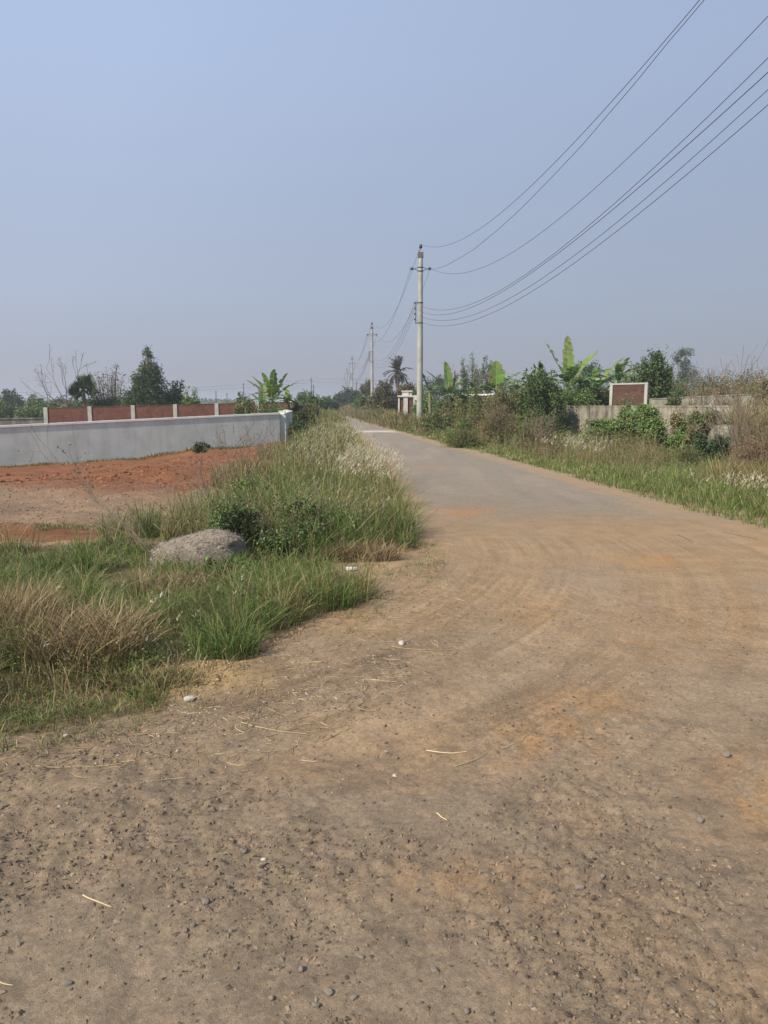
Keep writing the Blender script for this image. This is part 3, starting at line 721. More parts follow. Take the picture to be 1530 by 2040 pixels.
def shrub(name, label, u, Y, wpx, vtop, pal, n=1600, leaf=None, group=None, stems=26, mat='leaf', aspect=.5, tight=.5, cat='shrub', depth=.8, ztop=None, thick=.8, spiky=.5, base=None, fill=.5):
    """many stems fanning up from the ground with leaves along them: an uneven outline with gaps"""
    x = xat(u, Y); zb = ghs(x, Y) if base is None else base; top = (ztop if ztop is not None else at(u, vtop, Y)[2]) - zb
    W = wpx * Y / FPX / 2; leaf = (leaf or max(.035, Y * .0019)) * 1.3; n = int(n * 1.9); top *= 1.07; aspect *= 1.15
    root = empty(name, (x, Y, zb), label, cat, group)
    gl = G(); gs = G(); per = max(4, n // stems)
    for k in range(stems):
        a = R(0, 2 * np.pi); rr = math.sqrt(R(0, 1)); hx = math.cos(a) * rr * W; hy = math.sin(a) * rr * W * depth
        hh = top * (1 - spiky * rr ** 1.5 * R(.4, 1.2)) * R(.78, 1.03)
        b0 = np.array([hx * .45, hy * .45, -.05]); tip = np.array([hx, hy, max(.15 * top, hh)])
        mid = (b0 + tip) / 2 + rng.normal(size=3) * top * .06; mid[2] += top * .06
        ts = np.linspace(0, 1, 6)[:, None]; pts = (1 - ts) ** 2 * b0 + 2 * ts * (1 - ts) * mid + ts ** 2 * tip
        gs.tube(pts, np.linspace(max(.008, .012 * top), max(.003, Y * .0001), 6), sides=4, cap=False)
        t = rng.uniform(.12, 1.0, per) ** .8; tt = t[:, None]; p = (1 - tt) ** 2 * b0 + 2 * tt * (1 - tt) * mid + tt ** 2 * tip
        spread = tight * W * (.55 - .35 * tt) * thick
        p = p + np.clip(rng.normal(size=(per, 3)), -1.7, 1.7) * spread * np.array([1, 1, .7])
        p[:, 2] = np.maximum(p[:, 2], .02)
        D = unit(np.stack([np.cos(a) * np.ones(per), np.sin(a) * np.ones(per), np.full(per, .3)], 1) + randdir(per) * 1.2)
        ln = leaf * rng.uniform(.6, 1.4, per)
        leaves(gl, p, D, unit(randdir(per) + [0, 0, .9]), ln, ln * aspect, pick(pal, per) * R(.75, 1.25))
    if fill > 0:
        m = int(n * fill * 1.3); k_ = max(5, m // 60); cd = randdir(k_); cd[:, 2] = np.abs(cd[:, 2]); cr = rng.uniform(.45, .95, k_)[:, None]
        cen = cd * cr * np.array([W * .95, W * depth * .95, top * (.92 - .25 * spiky)]); I = rng.integers(0, k_, m)
        sz = np.array([W, W * depth, top * .7]) * .19
        p = cen[I] + np.clip(rng.normal(size=(m, 3)), -1.8, 1.8) * sz * rng.uniform(.5, 1.3, (k_, 1))[I]; p[:, 2] = np.abs(p[:, 2]) + .02
        cv = rng.uniform(.6, 1.4, (k_, 1))[I]; ln = leaf * rng.uniform(.6, 1.4, m)
        leaves(gl, p, unit(cd[I] * .6 + randdir(m)), unit(randdir(m) + [0, 0, .9]), ln, ln * aspect, pick(pal, m) * cv)
    gl.build('foliage', M[mat], root); gs.build('stems', M['twig'], root)
    return root
def bare_shrub(name, label, base, height, n_stems, group=None, lean=(0, 0), depth=2, spread=.6, r=.012, minr=.003, leafy=0, pal=BROWN, leaf=.05, cat='bare shrub', kids=3, fan=.5, up=.1):
    root = empty(name, tuple(base), label, cat, group); out = []; tips = []
    for k in range(n_stems):
        d = np.array([lean[0] + rng.normal() * fan, lean[1] + rng.normal() * fan, 1.0]); grow(np.zeros(3) + [0, 0, -.05], d, height * R(.45, .6), r, depth, out, tips, spread, .14, kids, up)
    g = G(); twigs_to(g, out, minr); g.build('stems' if n_stems > 1 else 'trunk', M['twig'], root)
    if leafy:
        P = []
        for p, d in tips: P.append(p + rng.normal(size=(leafy, 3)) * leaf * 1.8)
        P = np.concatenate(P); g = G(); leaves(g, P, randdir(len(P)), unit(randdir(len(P)) + [0, 0, .7]), leaf * rng.uniform(.6, 1.3, len(P)), leaf * .5, pick(pal, len(P))); g.build('foliage', M['leaf'], root)
    return root
def banana_leaf(g, L, wd, az, el, arch, pal, ragged=.4, fold=.25):
    """one long leaf: stalk, arched midrib, blade of two torn halves"""
    n = 16; t = np.linspace(0, 1, n); d = np.array([math.cos(az), math.sin(az)])
    ang = el - arch * t ** 1.6; ds = L / (n - 1)
    hx = np.concatenate([[0], np.cumsum(np.cos(ang[:-1]) * ds)]); hz = np.concatenate([[0], np.cumsum(np.sin(ang[:-1]) * ds)])
    P = np.stack([hx * d[0], hx * d[1], hz], 1)
    S = np.array([-d[1], d[0], 0]); tan = np.gradient(P, axis=0); tan /= np.linalg.norm(tan, axis=1, keepdims=True); U = np.cross(np.tile(S, (n, 1)), tan) * -1
    wprof = np.sin(np.clip((t - .14) / .86, 0, 1) ** .75 * np.pi) ** .5 * wd / 2; wprof[t < .14] = .01
    base = pick(pal, 1, .1)[0]
    for sg in (-1, 1):
        for k in range(2, n - 1):
            tear = R(0, 1) < ragged; gap = R(.05, .24) if tear else 0; sagk = R(0, .5) if tear else 0
            a0 = P[k]; a1 = P[k + 1]; w0, w1 = wprof[k], wprof[k + 1]
            fd = fold + sagk * .5
            o0 = a0 + (a1 - a0) * gap * .2 + S * sg * w0 + U[k] * w0 * (fold - sagk) ; o1 = a0 + (a1 - a0) * (1 - gap) + S * sg * w1 + U[k + 1] * w1 * (fold - sagk)
            c = base * R(.8, 1.2); tipc = c * 1.1 if R(0, 1) > .22 else np.array((.26, .19, .08)); wv = R(.82, 1.08)
            o0 = a0 + (o0 - a0) * wv; o1 = a1 + (o1 - a1) * wv
            g.add([a0, a1, o1, o0], [(0, 1, 2), (0, 2, 3)] if sg > 0 else [(0, 2, 1), (0, 3, 2)], [c, c, tipc, tipc])
    g.tube(P + U * -.01, np.linspace(.028, .006, n), tuple(np.clip(base * 1.9 + .02, 0, 1)), 5)
BAN = [(.12, .215, .04), (.085, .165, .032), (.17, .26, .055), (.06, .125, .026)]
def banana(label, u, Y, stem_top_v, spec, base_v=None, group='banana plants', dead=0):
    x = xat(u, Y); zb = ghs(x, Y); st = at(u, stem_top_v, Y)[2] - zb
    root = empty('banana_plant', (x, Y, zb), label, 'banana plant', group)
    g = G(); g.tube([(0, 0, -.1), (.03, 0, st * .5), (0, 0, st), (0, 0, st + .25)], [.13, .11, .08, .04], sides=10); g.build('pseudostem', M['stem'], root, smooth=True)
    for q, (az, el, L, wd, arch) in enumerate(spec):
        g = G(); pal = BAN if q < len(spec) - dead else [(.34, .22, .10), (.28, .17, .08)]
        banana_leaf(g, L, wd, math.radians(az), math.radians(el), math.radians(arch), pal, ragged=R(.2, .7))
        o = g.build('leaf', M['banana'], root); o.location = (0, 0, st)
        if q >= len(spec) - dead: o['label'] = 'withered brown leaf'
    return root
def rand_spec(n, L, wd=.5, e0=20, e1=80):
    return [(360 / n * k + R(-25, 25), R(e0, e1), L * R(.75, 1.15), wd * R(.8, 1.15), R(30, 100)) for k in range(n)]

# --- left background
x = xat(292, 60)
def W(px, Y): return px * Y / FPX
tree('evergreen_tree', 'tall dense dark pointed tree, tallest on the left skyline', 'tree', x, 60, 5.9,
     [(-.15, 0, 1.6, 1.6, 1.2, 1.0), (.55, 0, 1.9, 1.5, 1.2, .95), (-.1, 0, 2.6, 1.3, 1.1, .9), (.5, 0, 3.6, .9, .9, .8), (-.5, 0, 2.9, 1.0, 1, .9), (.3, .1, 3.1, 1.1, 1, .9), (.1, 0, 4.1, 1.0, .9, .9), (.35, 0, 4.9, .72, .7, .7), (.25, 0, 5.7, .4, .4, .5), (-1.15, 0, 2.2, .5, .6, .8)], DKGREEN + [(.10, .15, .045)], 17000, .17, .16, tight=.34, trunk_h=3, aspect=.45, group='trees beyond the left brick wall')
tree('leafy_tree', 'low dark rounded tree between the fan palm and the tall tree', 'tree', xat(215, 64), 64, 3, [(-1.6, 0, 1.9, 1.3, 1, .8), (0, 0, 1.8, 1.4, 1, .85), (1.3, 0, 1.9, 1.1, 1, .9), (-.6, 0, 2.3, .9, .8, .6)], DKGREEN + [(.09, .085, .045)], 5200, .14, .1, tight=.34, group='trees beyond the left brick wall')
shrub('leafy_shrub', 'dark bushy shrub hugging the right foot of the tall pointed tree', 350, 61, 62, 762, DKGREEN, 2200, .14, 'shrubs beyond the left brick wall')
shrub('leafy_shrub', 'small bright green shrub over the brick wall right of the tall tree', 380, 58.5, 36, 775, GREEN, 900, .13, 'shrubs beyond the left brick wall')
shrub('sparse_shrub', 'tall sparse see-through bush rising between fan palm and tall tree', 222, 67, 78, 727, DKGREEN + BROWN[:2], 700, .12, 'shrubs beyond the left brick wall', stems=34, spiky=.3, fill=0)
for (u, Y, wd, vt, pal, lab) in [(20, 120, 56, 776, DKGREEN, 'hazy dark tree at the far left edge'), (75, 105, 44, 786, MIDGREEN, 'hazy pale green clump left of the bare tree'), (120, 95, 60, 790, DKGREEN, 'low hazy green shrub under the bare tree'),
                                  (60, 80, 60, 806, GREEN, 'low bright clump of leaves behind the mossy wall'), (100, 78, 40, 800, MIDGREEN, 'narrow green clump just left of the first brick wall post'), (8, 85, 50, 800, MIDGREEN, 'green bush at the far left above the mossy wall'),
                                  (160, 80, 50, 795, MIDGREEN, 'low green bush at the foot of the bare tree')]:
    shrub('leafy_shrub', lab, u, Y, wd, vt, pal, 900, Y * .0022, 'shrubs beyond the left brick wall')
b = at(134, 806, 66); b[2] = ghs(b[0], 66)
root = empty('bare_tree', tuple(b), 'leafless wide branching tree left of the fan palm', 'tree', 'trees beyond the left brick wall')
out = []; tips = []
th = 2.0
out.append((np.array([(0, 0, -.2), (.0, 0, .8), (-.05, 0, th)]), np.array([.12, .1, .08]), 3))
for (dx, dz, L) in [(-1.0, .55, 1.9), (-.75, 1.1, 2.3), (-.15, 1.3, 1.9), (.25, 1.5, 2.1), (.7, 1.0, 1.6), (-1.2, .25, 1.7)]:
    grow(np.array([-.03, 0, th - .25]), np.array([dx, rng.normal() * .3, dz]), L, .05, 3, out, tips, .42, .12, 2, .12)
g = G(); twigs_to(g, out, .013); g.build('trunk', M['twig'], root)
P_ = np.concatenate([p + rng.normal(size=(5, 3)) * .12 for p, d_ in tips]); g = G(); leaves(g, P_, randdir(len(P_)), randdir(len(P_)), .12, .04, pick(OLIVE, len(P_))); g.build('foliage', M['leaf'], root)
# fan palm
fx = xat(168, 62); zb = ghs(fx, 62); fz = at(168, 779, 62)[2] - zb
root = empty('fan_palm', (fx, 62, zb), 'fan leaved palm with dark round crown left of the low dark tree', 'palm tree')
g = G(); g.tube([(0, 0, -.2), (0, 0, fz)], [.16, .13], sides=8); g.build('trunk', M['bark'], root)
for k in range(26):
    g = G(); az = R(0, 6.28); el = R(-.6, 1.35); d_ = np.array([math.cos(az) * math.cos(el), math.sin(az) * math.cos(el), math.sin(el)]); s1 = unit(np.cross(d_, [0, 0, 1.])); u1 = np.cross(s1, d_); ro = R(0, 3.14); s1, u1 = s1 * math.cos(ro) + u1 * math.sin(ro), u1 * math.cos(ro) - s1 * math.sin(ro)
    L0 = R(.35, .75); g.tube([(0, 0, 0), tuple(d_ * L0)], .018, (.08, .1, .04), 4)
    th_ = np.linspace(-1.35, 1.35, 15); D = d_[None] * np.cos(th_)[:, None] + s1[None] * np.sin(th_)[:, None]
    leaves(g, np.repeat((d_ * L0)[None], 15, 0), D, np.repeat(u1[None], 15, 0), .85, .12, pick(DKGREEN, 15)); o = g.build('frond', M['leaf'], root); o.location = (0, 0, fz)

# banana clump on the left of the lane
banana('large banana plant with upright leaves behind the grey wall corner', 543, 45, 796, [(205, 52, 1.8, .5, 10), (170, 40, 1.95, .52, 12), (235, 66, 1.75, .55, 12), (290, 74, 1.85, .55, 8), (335, 58, 1.85, .5, 8), (352, 42, 1.85, .5, 25), (310, 25, 1.6, .5, 60), (230, 30, 1.6, .5, 60), (270, 55, 1.4, .55, 50), (95, 60, 1.5, .5, 20), (15, 10, 1.5, .5, 60), (190, 12, 1.5, .5, 60)], group='banana plants')
banana('smaller banana plant with low drooping leaves beside the large one', 575, 46, 806, rand_spec(7, 1.1, .3), group='banana plants')
banana('young banana plant in front of the large one with one broad pale leaf', 525, 43.5, 812, [(100, 75, 1.4, .5, 12), (200, 60, 1.2, .35, 50), (340, 50, 1.2, .35, 60), (270, 50, 1, .35, 70)], group='banana plants')
for (u, Y, wd, vt, pal, lab) in [(492, 43, 60, 785, GREEN + OLIVE, 'yellow green broad leaved bush left of the banana clump'), (545, 42, 70, 800, MIDGREEN, 'low green bush under the banana clump'), (590, 47, 34, 798, REDBROWN + OLIVE, 'reddish brown bush right of the banana clump'),
                                  (480, 60, 30, 783, DKGREEN, 'small dark bush peeking over the brick wall left of the bananas'), (612, 68, 46, 776, MIDGREEN, 'leafy tree-like bush with dark top between banana clump and lane'), (640, 85, 40, 788, MIDGREEN, 'low green bush along the lane, beyond the leafy bush'),
                                  (606, 38, 44, 812, DKGREEN + OLIVE, 'dark weedy bush against the shaded return wall'), (598, 33, 50, 838, DKGREEN, 'dark leafy bush at the foot of the shaded return wall'), (655, 120, 34, 792, DKGREEN, 'hazy bush left of the lane end'), (618, 52, 36, 800, OLIVE, 'olive bush beside the whitewashed wall end')]:
    shrub('weedy_bush', lab, u, Y, wd, vt, pal, 1300, max(.06, Y * .002), 'bushes left of the lane')
# water tank
q = at(601, 787, 110); g = G(); g.lathe([(.05, .95), (.5, .85), (.62, .7), (.65, 0), (.6, -.1)][::-1], (0, 0, 0), sides=14)
tk = empty('water_tank', (q[0], 110, q[2] - .5), 'small dark rounded water tank on a frame beyond the left bushes', 'water tank'); g.build('tank', M['tank'], tk, smooth=True)
g = G()
for dx, dy in ((-.4, -.4), (.4, -.4), (.4, .4), (-.4, .4)): g.box(dx - .05, dx + .05, dy - .05, dy + .05, -(q[2] - .5) - .6, -.12)
g.build('stand', M['steel'], tk)

# --- far end of the lane
for (u, Y, wd, vt, pal, lab, n) in [(690, 160, 44, 772, DKGREEN, 'dark hazy tree clump at the foot of the far poles', 1500), (712, 140, 34, 779, DKGREEN, 'green hazy bush right of the third pole foot', 1200), (672, 170, 30, 786, DKGREEN, 'faint bush closing the lane end', 900),
                                     (731, 112, 30, 752, DKGREEN + BROWN, 'taller tree-like bush just left of the second pole', 1300), (722, 96, 36, 783, MIDGREEN, 'bright green bush before the second pole', 1200), (742, 84, 30, 790, OLIVE + BROWN, 'brownish bush at the second pole foot', 1100),
                                     (765, 80, 56, 763, OLIVE + DKGREEN + REDBROWN, 'rounded brown green thicket left of the palm trunk', 2800), (808, 82, 62, 762, OLIVE + DKGREEN + REDBROWN, 'rounded brown green thicket around the palm trunk', 2800), (838, 75, 40, 768, DKGREEN + MIDGREEN, 'dark green bush behind the nearest pole', 1500),
                                     (850, 57, 56, 783, GREEN + MIDGREEN, 'low bright green bush right of the nearest pole foot', 1500)]:
    shrub('thicket_bush', lab, u, Y, wd, vt, pal, n, Y * .0019, 'bushes right of the lane', spiky=.45)
tree('round_tree', 'dark round tree behind the first banana plant on the right', 'tree', xat(872, 100), 100, 5.5, [(-.6, 0, 3.6, 1.3, 1, 1.3), (.7, 0, 4.2, 1.1, 1, 1.2), (0, 0, 2.4, 1.6, 1, 1.2)], DKGREEN, 3200, .2, .15, group='trees right of the lane')
# date palm
px_ = xat(792, 92); zb = ghs(px_, 92); pz = at(792, 742, 92)[2] - zb
root = empty('date_palm', (px_, 92, zb), 'lone date palm with feathery round crown above the thicket', 'palm tree')
g = G(); g.tube([(0, 0, -.2), (.05, 0, pz * .5), (-.02, 0, pz - .9), (0, 0, pz)], [.22, .19, .2, .3], sides=9); g.build('trunk', M['bark'], root)
DUL = [(.075, .085, .055), (.055, .07, .045), (.10, .105, .07)]
for k in range(44):
    g = G(); az = R(0, 6.28); el = math.radians(R(-55, 88)); L = R(1.5, 2.0) * (1 if el > 0 else .85); n = 12; t = np.linspace(0, 1, n)
    an = el - (1.0 + .3 * R(0, 1)) * t ** 1.5 * (math.cos(el) + .15); ds = L / (n - 1)
    hx = np.concatenate([[0], np.cumsum(np.cos(an[:-1]) * ds)]); hz = np.concatenate([[0], np.cumsum(np.sin(an[:-1]) * ds)])
    P_ = np.stack([hx * math.cos(az), hx * math.sin(az), hz], 1); S_ = np.array([-math.sin(az), math.cos(az), 0])
    g.tube(P_, np.linspace(.03, .01, n), (.09, .09, .05), 4)
    tt = rng.uniform(.15, 1, 46); idx = (tt * (n - 1)).astype(int).clip(0, n - 2); pp = P_[idx] + (P_[idx + 1] - P_[idx]) * (tt * (n - 1) - idx)[:, None]
    tn = unit(P_[idx + 1] - P_[idx]); sg = np.where(R(0, 1, 46) < .5, -1, 1)[:, None]
    leaves(g, pp, S_ * sg + tn * .9 + [0, 0, -.15], randdir(46) + [0, 0, 1.], .42, .055, pick(DUL if el > -.3 else [(.12, .10, .075)], 46))
    o = g.build('frond', M['leaf'], root); o.location = (0, 0, pz)

# --- right middle ground
banana('banana plant with arching leaves just right of the nearest pole', 896, 48, 790, [(172, 55, 2.2, .5, 25), (150, 40, 1.9, .5, 15), (112, 76, 2.3, .6, 8), (15, 55, 2.3, .55, 45), (350, 30, 2.1, .55, 60), (325, 10, 1.9, .5, 60), (230, 40, 1.8, .5, 70), (60, 60, 2.0, .5, 40), (200, 25, 1.8, .5, 60), (280, 45, 1.6, .5, 70), (40, 30, 1.8, .5, 50)])
banana('small upright banana shoot nearest to the pole', 856, 50, 785, [(150, 70, 1.5, .5, 10), (30, 55, .9, .3, 40), (280, 50, .9, .3, 60)])
banana('banana plant with one broad upright leaf in the middle of the right side', 988, 43, 778, [(92, 84, 1.65, .95, 5), (22, 42, 1.9, .65, 25), (345, 32, 1.8, .6, 50), (190, 20, 1.5, .5, 50), (230, 30, 1.5, .5, 60), (300, 35, 1.5, .5, 60), (10, 20, 1.6, .5, 50), (160, 10, 1.3, .45, 50)])
banana('banana plant with a withered brown leaf beside the vine covered bush', 1050, 36, 780, [(170, 40, .9, .4, 70), (20, 40, .9, .4, 60), (60, 60, 1.0, .4, 50), (200, -20, .9, .35, 40)], dead=1)
banana('largest banana plant with tall broad leaves against the sky', 1130, 37, 768, [(150, 64, 2.4, .5, 10), (92, 85, 2.4, .58, 5), (28, 46, 2.5, .55, 10), (8, 28, 2.2, .5, 20), (5, 14, 1.9, .6, 22), (352, 26, 1.9, .6, 40), (190, 24, 1.5, .5, 40), (230, 40, 1.5, .55, 70), (300, 30, 1.6, .55, 70), (60, 55, 1.7, .5, 40), (270, 60, 1.4, .5, 60)])
banana('banana plant with low spreading leaves right of the largest one', 1185, 39.5, 776, [(150, 45, 2.0, .5, 35), (30, 34, 2.5, .55, 35), (10, 55, 2.3, .5, 25), (350, 15, 1.8, .5, 45), (80, 70, 1.3, .4, 15), (200, 20, 1.5, .5, 50), (280, 35, 1.5, .5, 70)])
banana('banana plant half hidden between bamboo and broad leaf plant', 948, 50, 786, rand_spec(8, 1.7, .45, 15, 70))
banana('dim banana plant at the left of the white framed brick panel', 1228, 46, 768, rand_spec(9, 2.2, .45, 30, 78))
shrub('bamboo_clump', 'feathery tall bamboo clump beside the first banana plants', 940, 72, 44, 712, MIDGREEN + OLIVE, 1500, .16, 'bamboo clumps', stems=16, spiky=.25, aspect=.25, cat='bamboo', fill=.2)
shrub('bamboo_clump', 'thin pointed bamboo clump right of the feathery one', 969, 70, 22, 706, MIDGREEN + DKGREEN, 900, .15, 'bamboo clumps', stems=9, spiky=.2, aspect=.25, cat='bamboo', fill=.2)
b = at(925, 820, 64); b[2] = ghs(b[0], 64)
bare_shrub('bare_sapling', 'leaning leafless sapling reaching above the first banana plant', b, 4.9, 2, lean=(-.35, 0), depth=3, spread=.4, r=.045, minr=.014, cat='tree', kids=2, fan=.12, leafy=2, pal=OLIVE, leaf=.12)
shrub('drooping_shrub', 'tall leafy plant with drooping leaves left of the largest banana', 1062, 32.5, 56, 716, GREEN + DKGREEN, 700, .16, 'shrubs at the stained wall', stems=13, spiky=.6, tight=.3, fill=.25)
shrub('vine_thicket', 'dark dense vine thicket against the left end of the stained wall', 1083, 31.5, 78, 742, DKGREEN + MIDGREEN * 2, 4200, .075, 'shrubs at the stained wall', stems=60, spiky=.35)
shrub('vine_thicket', 'mid green leafy thicket below the drooping leaved plant', 1035, 34, 60, 776, MIDGREEN + GREEN, 2600, .085, 'shrubs at the stained wall', stems=40)
shrub('vine_thicket', 'leafy thicket hanging over the wall under the largest banana', 1150, 35.5, 90, 772, MIDGREEN + GREEN, 3200, .08, 'shrubs at the stained wall', stems=40)
shrub('vine_thicket', 'green thicket behind the brown weeds, below the broad leaf banana', 975, 41, 90, 790, MIDGREEN + OLIVE + REDBROWN, 2600, .09, 'shrubs at the stained wall', stems=40)
shrub('vine_thicket', 'leafy thicket between nearest pole and brown weeds', 905, 46, 80, 797, MIDGREEN + OLIVE + REDBROWN, 2000, .1, 'shrubs at the stained wall', stems=36)
tree('round_tree', 'dark rounded tree between the tall leaves of the largest banana', 'tree', xat(1163, 62), 62, 5, [(-.3, 0, 4.3, .8, .7, .7), (.7, 0, 4.1, .8, .7, .7), (.2, 0, 3.4, 1, .8, .8)], DKGREEN, 2000, .14, .1, group='trees right of the lane')
shrub('leafy_shrub', 'light green shrub left of the dense dark shrub over the brick panel', 1258, 44, 50, 722, GREEN + MIDGREEN, 1700, .10, 'shrubs beyond the stained wall', spiky=.45)
shrub('dense_shrub', 'dense dark green shrub right behind the white framed panel', 1302, 38.5, 66, 705, DKGREEN + MIDGREEN, 6500, .085, 'shrubs beyond the stained wall', stems=70, spiky=.25)
tree('distant_tree', 'distant dark irregular tree standing alone above the right thickets', 'tree', xat(1358, 112), 112, 8.5, [(-.9, 0, 8.0, .9, .8, .8), (.3, 0, 8.6, 1.1, .9, .6), (.2, 0, 7.0, .9, .8, .9), (.9, 0, 5.8, 1.4, 1, 1.3), (1.0, 0, 4.6, 1.8, 1, 1.2), (-.4, 0, 5.0, 1, .9, 1.0)], DKGREEN, 5000, .2, .16, group='trees right of the lane', trunk_h=5, tight=.32)
for (u, Y, wd, vt, pal, lab, n) in [(1368, 46, 100, 757, OLIVE + MIDGREEN, 'wide olive thicket below the distant irregular tree', 3000), (1345, 34, 40, 775, MIDGREEN + DKGREEN, 'green bush hanging over the stained wall below the dense shrub', 1600), (1330, 70, 60, 745, DKGREEN, 'dark bushes low behind the dense shrub', 1200),
                                     (1410, 66, 90, 745, OLIVE + DKGREEN, 'far olive thicket along the right skyline', 1600), (1450, 38, 100, 752, BROWN + OLIVE, 'brown thicket over the middle of the second wall', 3200), (1515, 33, 90, 742, OLIVE + BROWN + GREEN, 'olive and brown thicket at the right picture edge', 3200),
                                     (1240, 42, 70, 765, MIDGREEN, 'green thicket under the dim banana plant', 1500), (1180, 46, 80, 760, MIDGREEN + GREEN, 'leafy thicket behind the low brick wall', 1700), (1490, 60, 90, 735, OLIVE, 'far pale thicket at the right', 1400),
                                     (1395, 33, 70, 790, REDBROWN + BROWN, 'dead brown creeper mass on the second wall', 1600), (1440, 30, 70, 795, REDBROWN + BROWN, 'dead brown brush above the rounded concrete block', 1600)]:
    shrub('thicket_bush', lab, u, Y, wd, vt, pal, n, max(.06, Y * .0018), 'thickets beyond the stained wall', stems=36, spiky=.4)
b = at(1427, 760, 66); b[2] = ghs(b[0], 66)
bare_shrub('bare_shrub', 'grey leafless upright bush against the sky right of the distant tree', b, 4.6, 12, depth=2, spread=.35, r=.03, minr=.014, fan=.12, leafy=2, pal=BROWN, leaf=.1, cat='tree')
b = at(1503, 760, 42); b[2] = ghs(b[0], 42)
bare_shrub('bare_tree', 'thin leafless tree with few dark leaves at the right edge', b, 3.9, 3, depth=3, spread=.5, r=.04, minr=.008, fan=.14, leafy=2, pal=DKGREEN + BROWN, leaf=.09, cat='tree', kids=2, group='trees right of the lane')

# creepers and the rounded block at the stained wall
def creeper(label, u, vb, vt, Y, wpx, pal, n, leaf=.06, depth=.35, name='creeper', group='creepers on the stained wall', shape=.5):
    x = xat(u, Y); zb = ghs(x, Y); W_ = wpx * Y / FPX / 2; top = at(u, vt, Y)[2] - zb; lo = max(0, at(u, vb, Y)[2] - zb)
    root = empty(name, (x, Y, zb), label, 'creeper', group)
    n = int(n * 2.3); leaf *= 1.35
    bl = [(R(-.6, .6) * W_, R(-.5, .5) * depth, lo + (top - lo) * R(.0, .85) ** 1.3, W_ * R(.16, .4), depth * .6, (top - lo) * R(.12, .3)) for k in range(13)]
    P, O, I, nc = crown_points(n, bl, .4, 8); P[:, 2] = np.clip(P[:, 2], .02, None); N_ = len(P)
    cv = rng.uniform(.7, 1.3, nc)[I][:, None]
    g = G(); leaves(g, P, unit(randdir(N_) + [-.3, -.8, -.4]), unit(randdir(N_) * .6 + [-.4, -.6, .7]), leaf * rng.uniform(.6, 1.3, N_), leaf * .8, pick(pal, N_) * cv); g.build('foliage', M['leaf'], root)
    g = G()
    for k in range(16):
        a = np.array([R(-.5, .5) * W_, R(-.3, .3) * depth, 0]); b_ = np.array([R(-.9, .9) * W_, R(-.5, .5) * depth, top * R(.5, 1)])
        g.tube([a, (a + b_) / 2 + rng.normal(size=3) * .1, b_], [.01, .008, .005], sides=4, cap=False)
    g.build('stems', M['twig'], root)
creeper('bright green creeper climbing to the top of the stained wall', 1262, 880, 812, 29.3, 80, GREEN + MIDGREEN, 2600)
creeper('broad low mound of green creeper along the stained wall foot', 1232, 905, 826, 28.6, 190, GREEN * 2 + OLIVE, 8500)
creeper('green creeper mound right of the climbing one', 1330, 915, 838, 26.6, 150, GREEN + MIDGREEN, 6500)
creeper('vine curtain hanging over the top of the stained wall left of the dark stain', 1290, 850, 803, 28.9, 70, GREEN + MIDGREEN, 2200)
creeper('loose vine patch on the stained wall under the framed brick panel', 1205, 870, 836, 30.4, 60, OLIVE + GREEN, 1300)
creeper('vine covered wall stretch above the rounded block', 1395, 880, 816, 25.6, 70, MIDGREEN + OLIVE, 2200)
creeper('olive creeper strand rising up the wall beside a dark stain', 1353, 880, 812, 27.2, 30, OLIVE + BROWN, 700)
creeper('dark green creeper cushion in front of the rounded block', 1425, 935, 868, 22.5, 100, DKGREEN + [(.04, .1, .03)], 3600, .05)
creeper('dry brown creeper arching over the rounded block', 1420, 870, 822, 24.2, 130, REDBROWN + DKGREEN, 1500, .05)
creeper('small light green creeper at the left corner of the stained wall', 1118, 900, 858, 31, 60, OLIVE + GREEN, 1200)
# rounded concrete block
q = at(1445, 905, 23.6); zb = ghs(q[0], 23.6)
g = G(); Wb, Hb, Db = .52, at(1445, 846, 23.6)[2] - zb, .5
th = np.linspace(0, np.pi, 22); prof = [(-Wb, -.3)] + [(-Wb * np.sign(np.cos(t)) * abs(np.cos(t)) ** .8, Hb * .45 + Hb * .55 * np.sin(t) ** .8) for t in th] + [(Wb, -.3)]
pr = np.array(prof); nn = len(pr); rings = []
for (yy, sc) in [(-Db, .9), (-Db * .92, .97), (-Db * .6, 1), (Db * .6, 1), (Db, .9)]:
    rings.append(np.stack([pr[:, 0] * sc, np.full(nn, yy), pr[:, 1] * (sc if True else 1)], 1))
V_ = np.concatenate(rings + [np.array([[0, -Db * 1.0, Hb * .4], [0, Db, Hb * .4]])]); T_ = []
for r_i in range(4):
    for k in range(nn - 1):
        a_ = r_i * nn + k; T_ += [(a_, a_ + 1, a_ + nn + 1), (a_, a_ + nn + 1, a_ + nn)]
for k in range(nn - 1): T_ += [(5 * nn, k + 1, k), (5 * nn + 1, 4 * nn + k, 4 * nn + k + 1)]
g.add(V_, T_, (1, 1, 1)); o = g.build('concrete_block', M['oldwall'], smooth=True); o.location = (q[0], 23.6, zb); o.rotation_euler = (0, 0, -.25)
tag(o, 'round topped beige concrete block under dry creepers by the stained wall', 'concrete block')

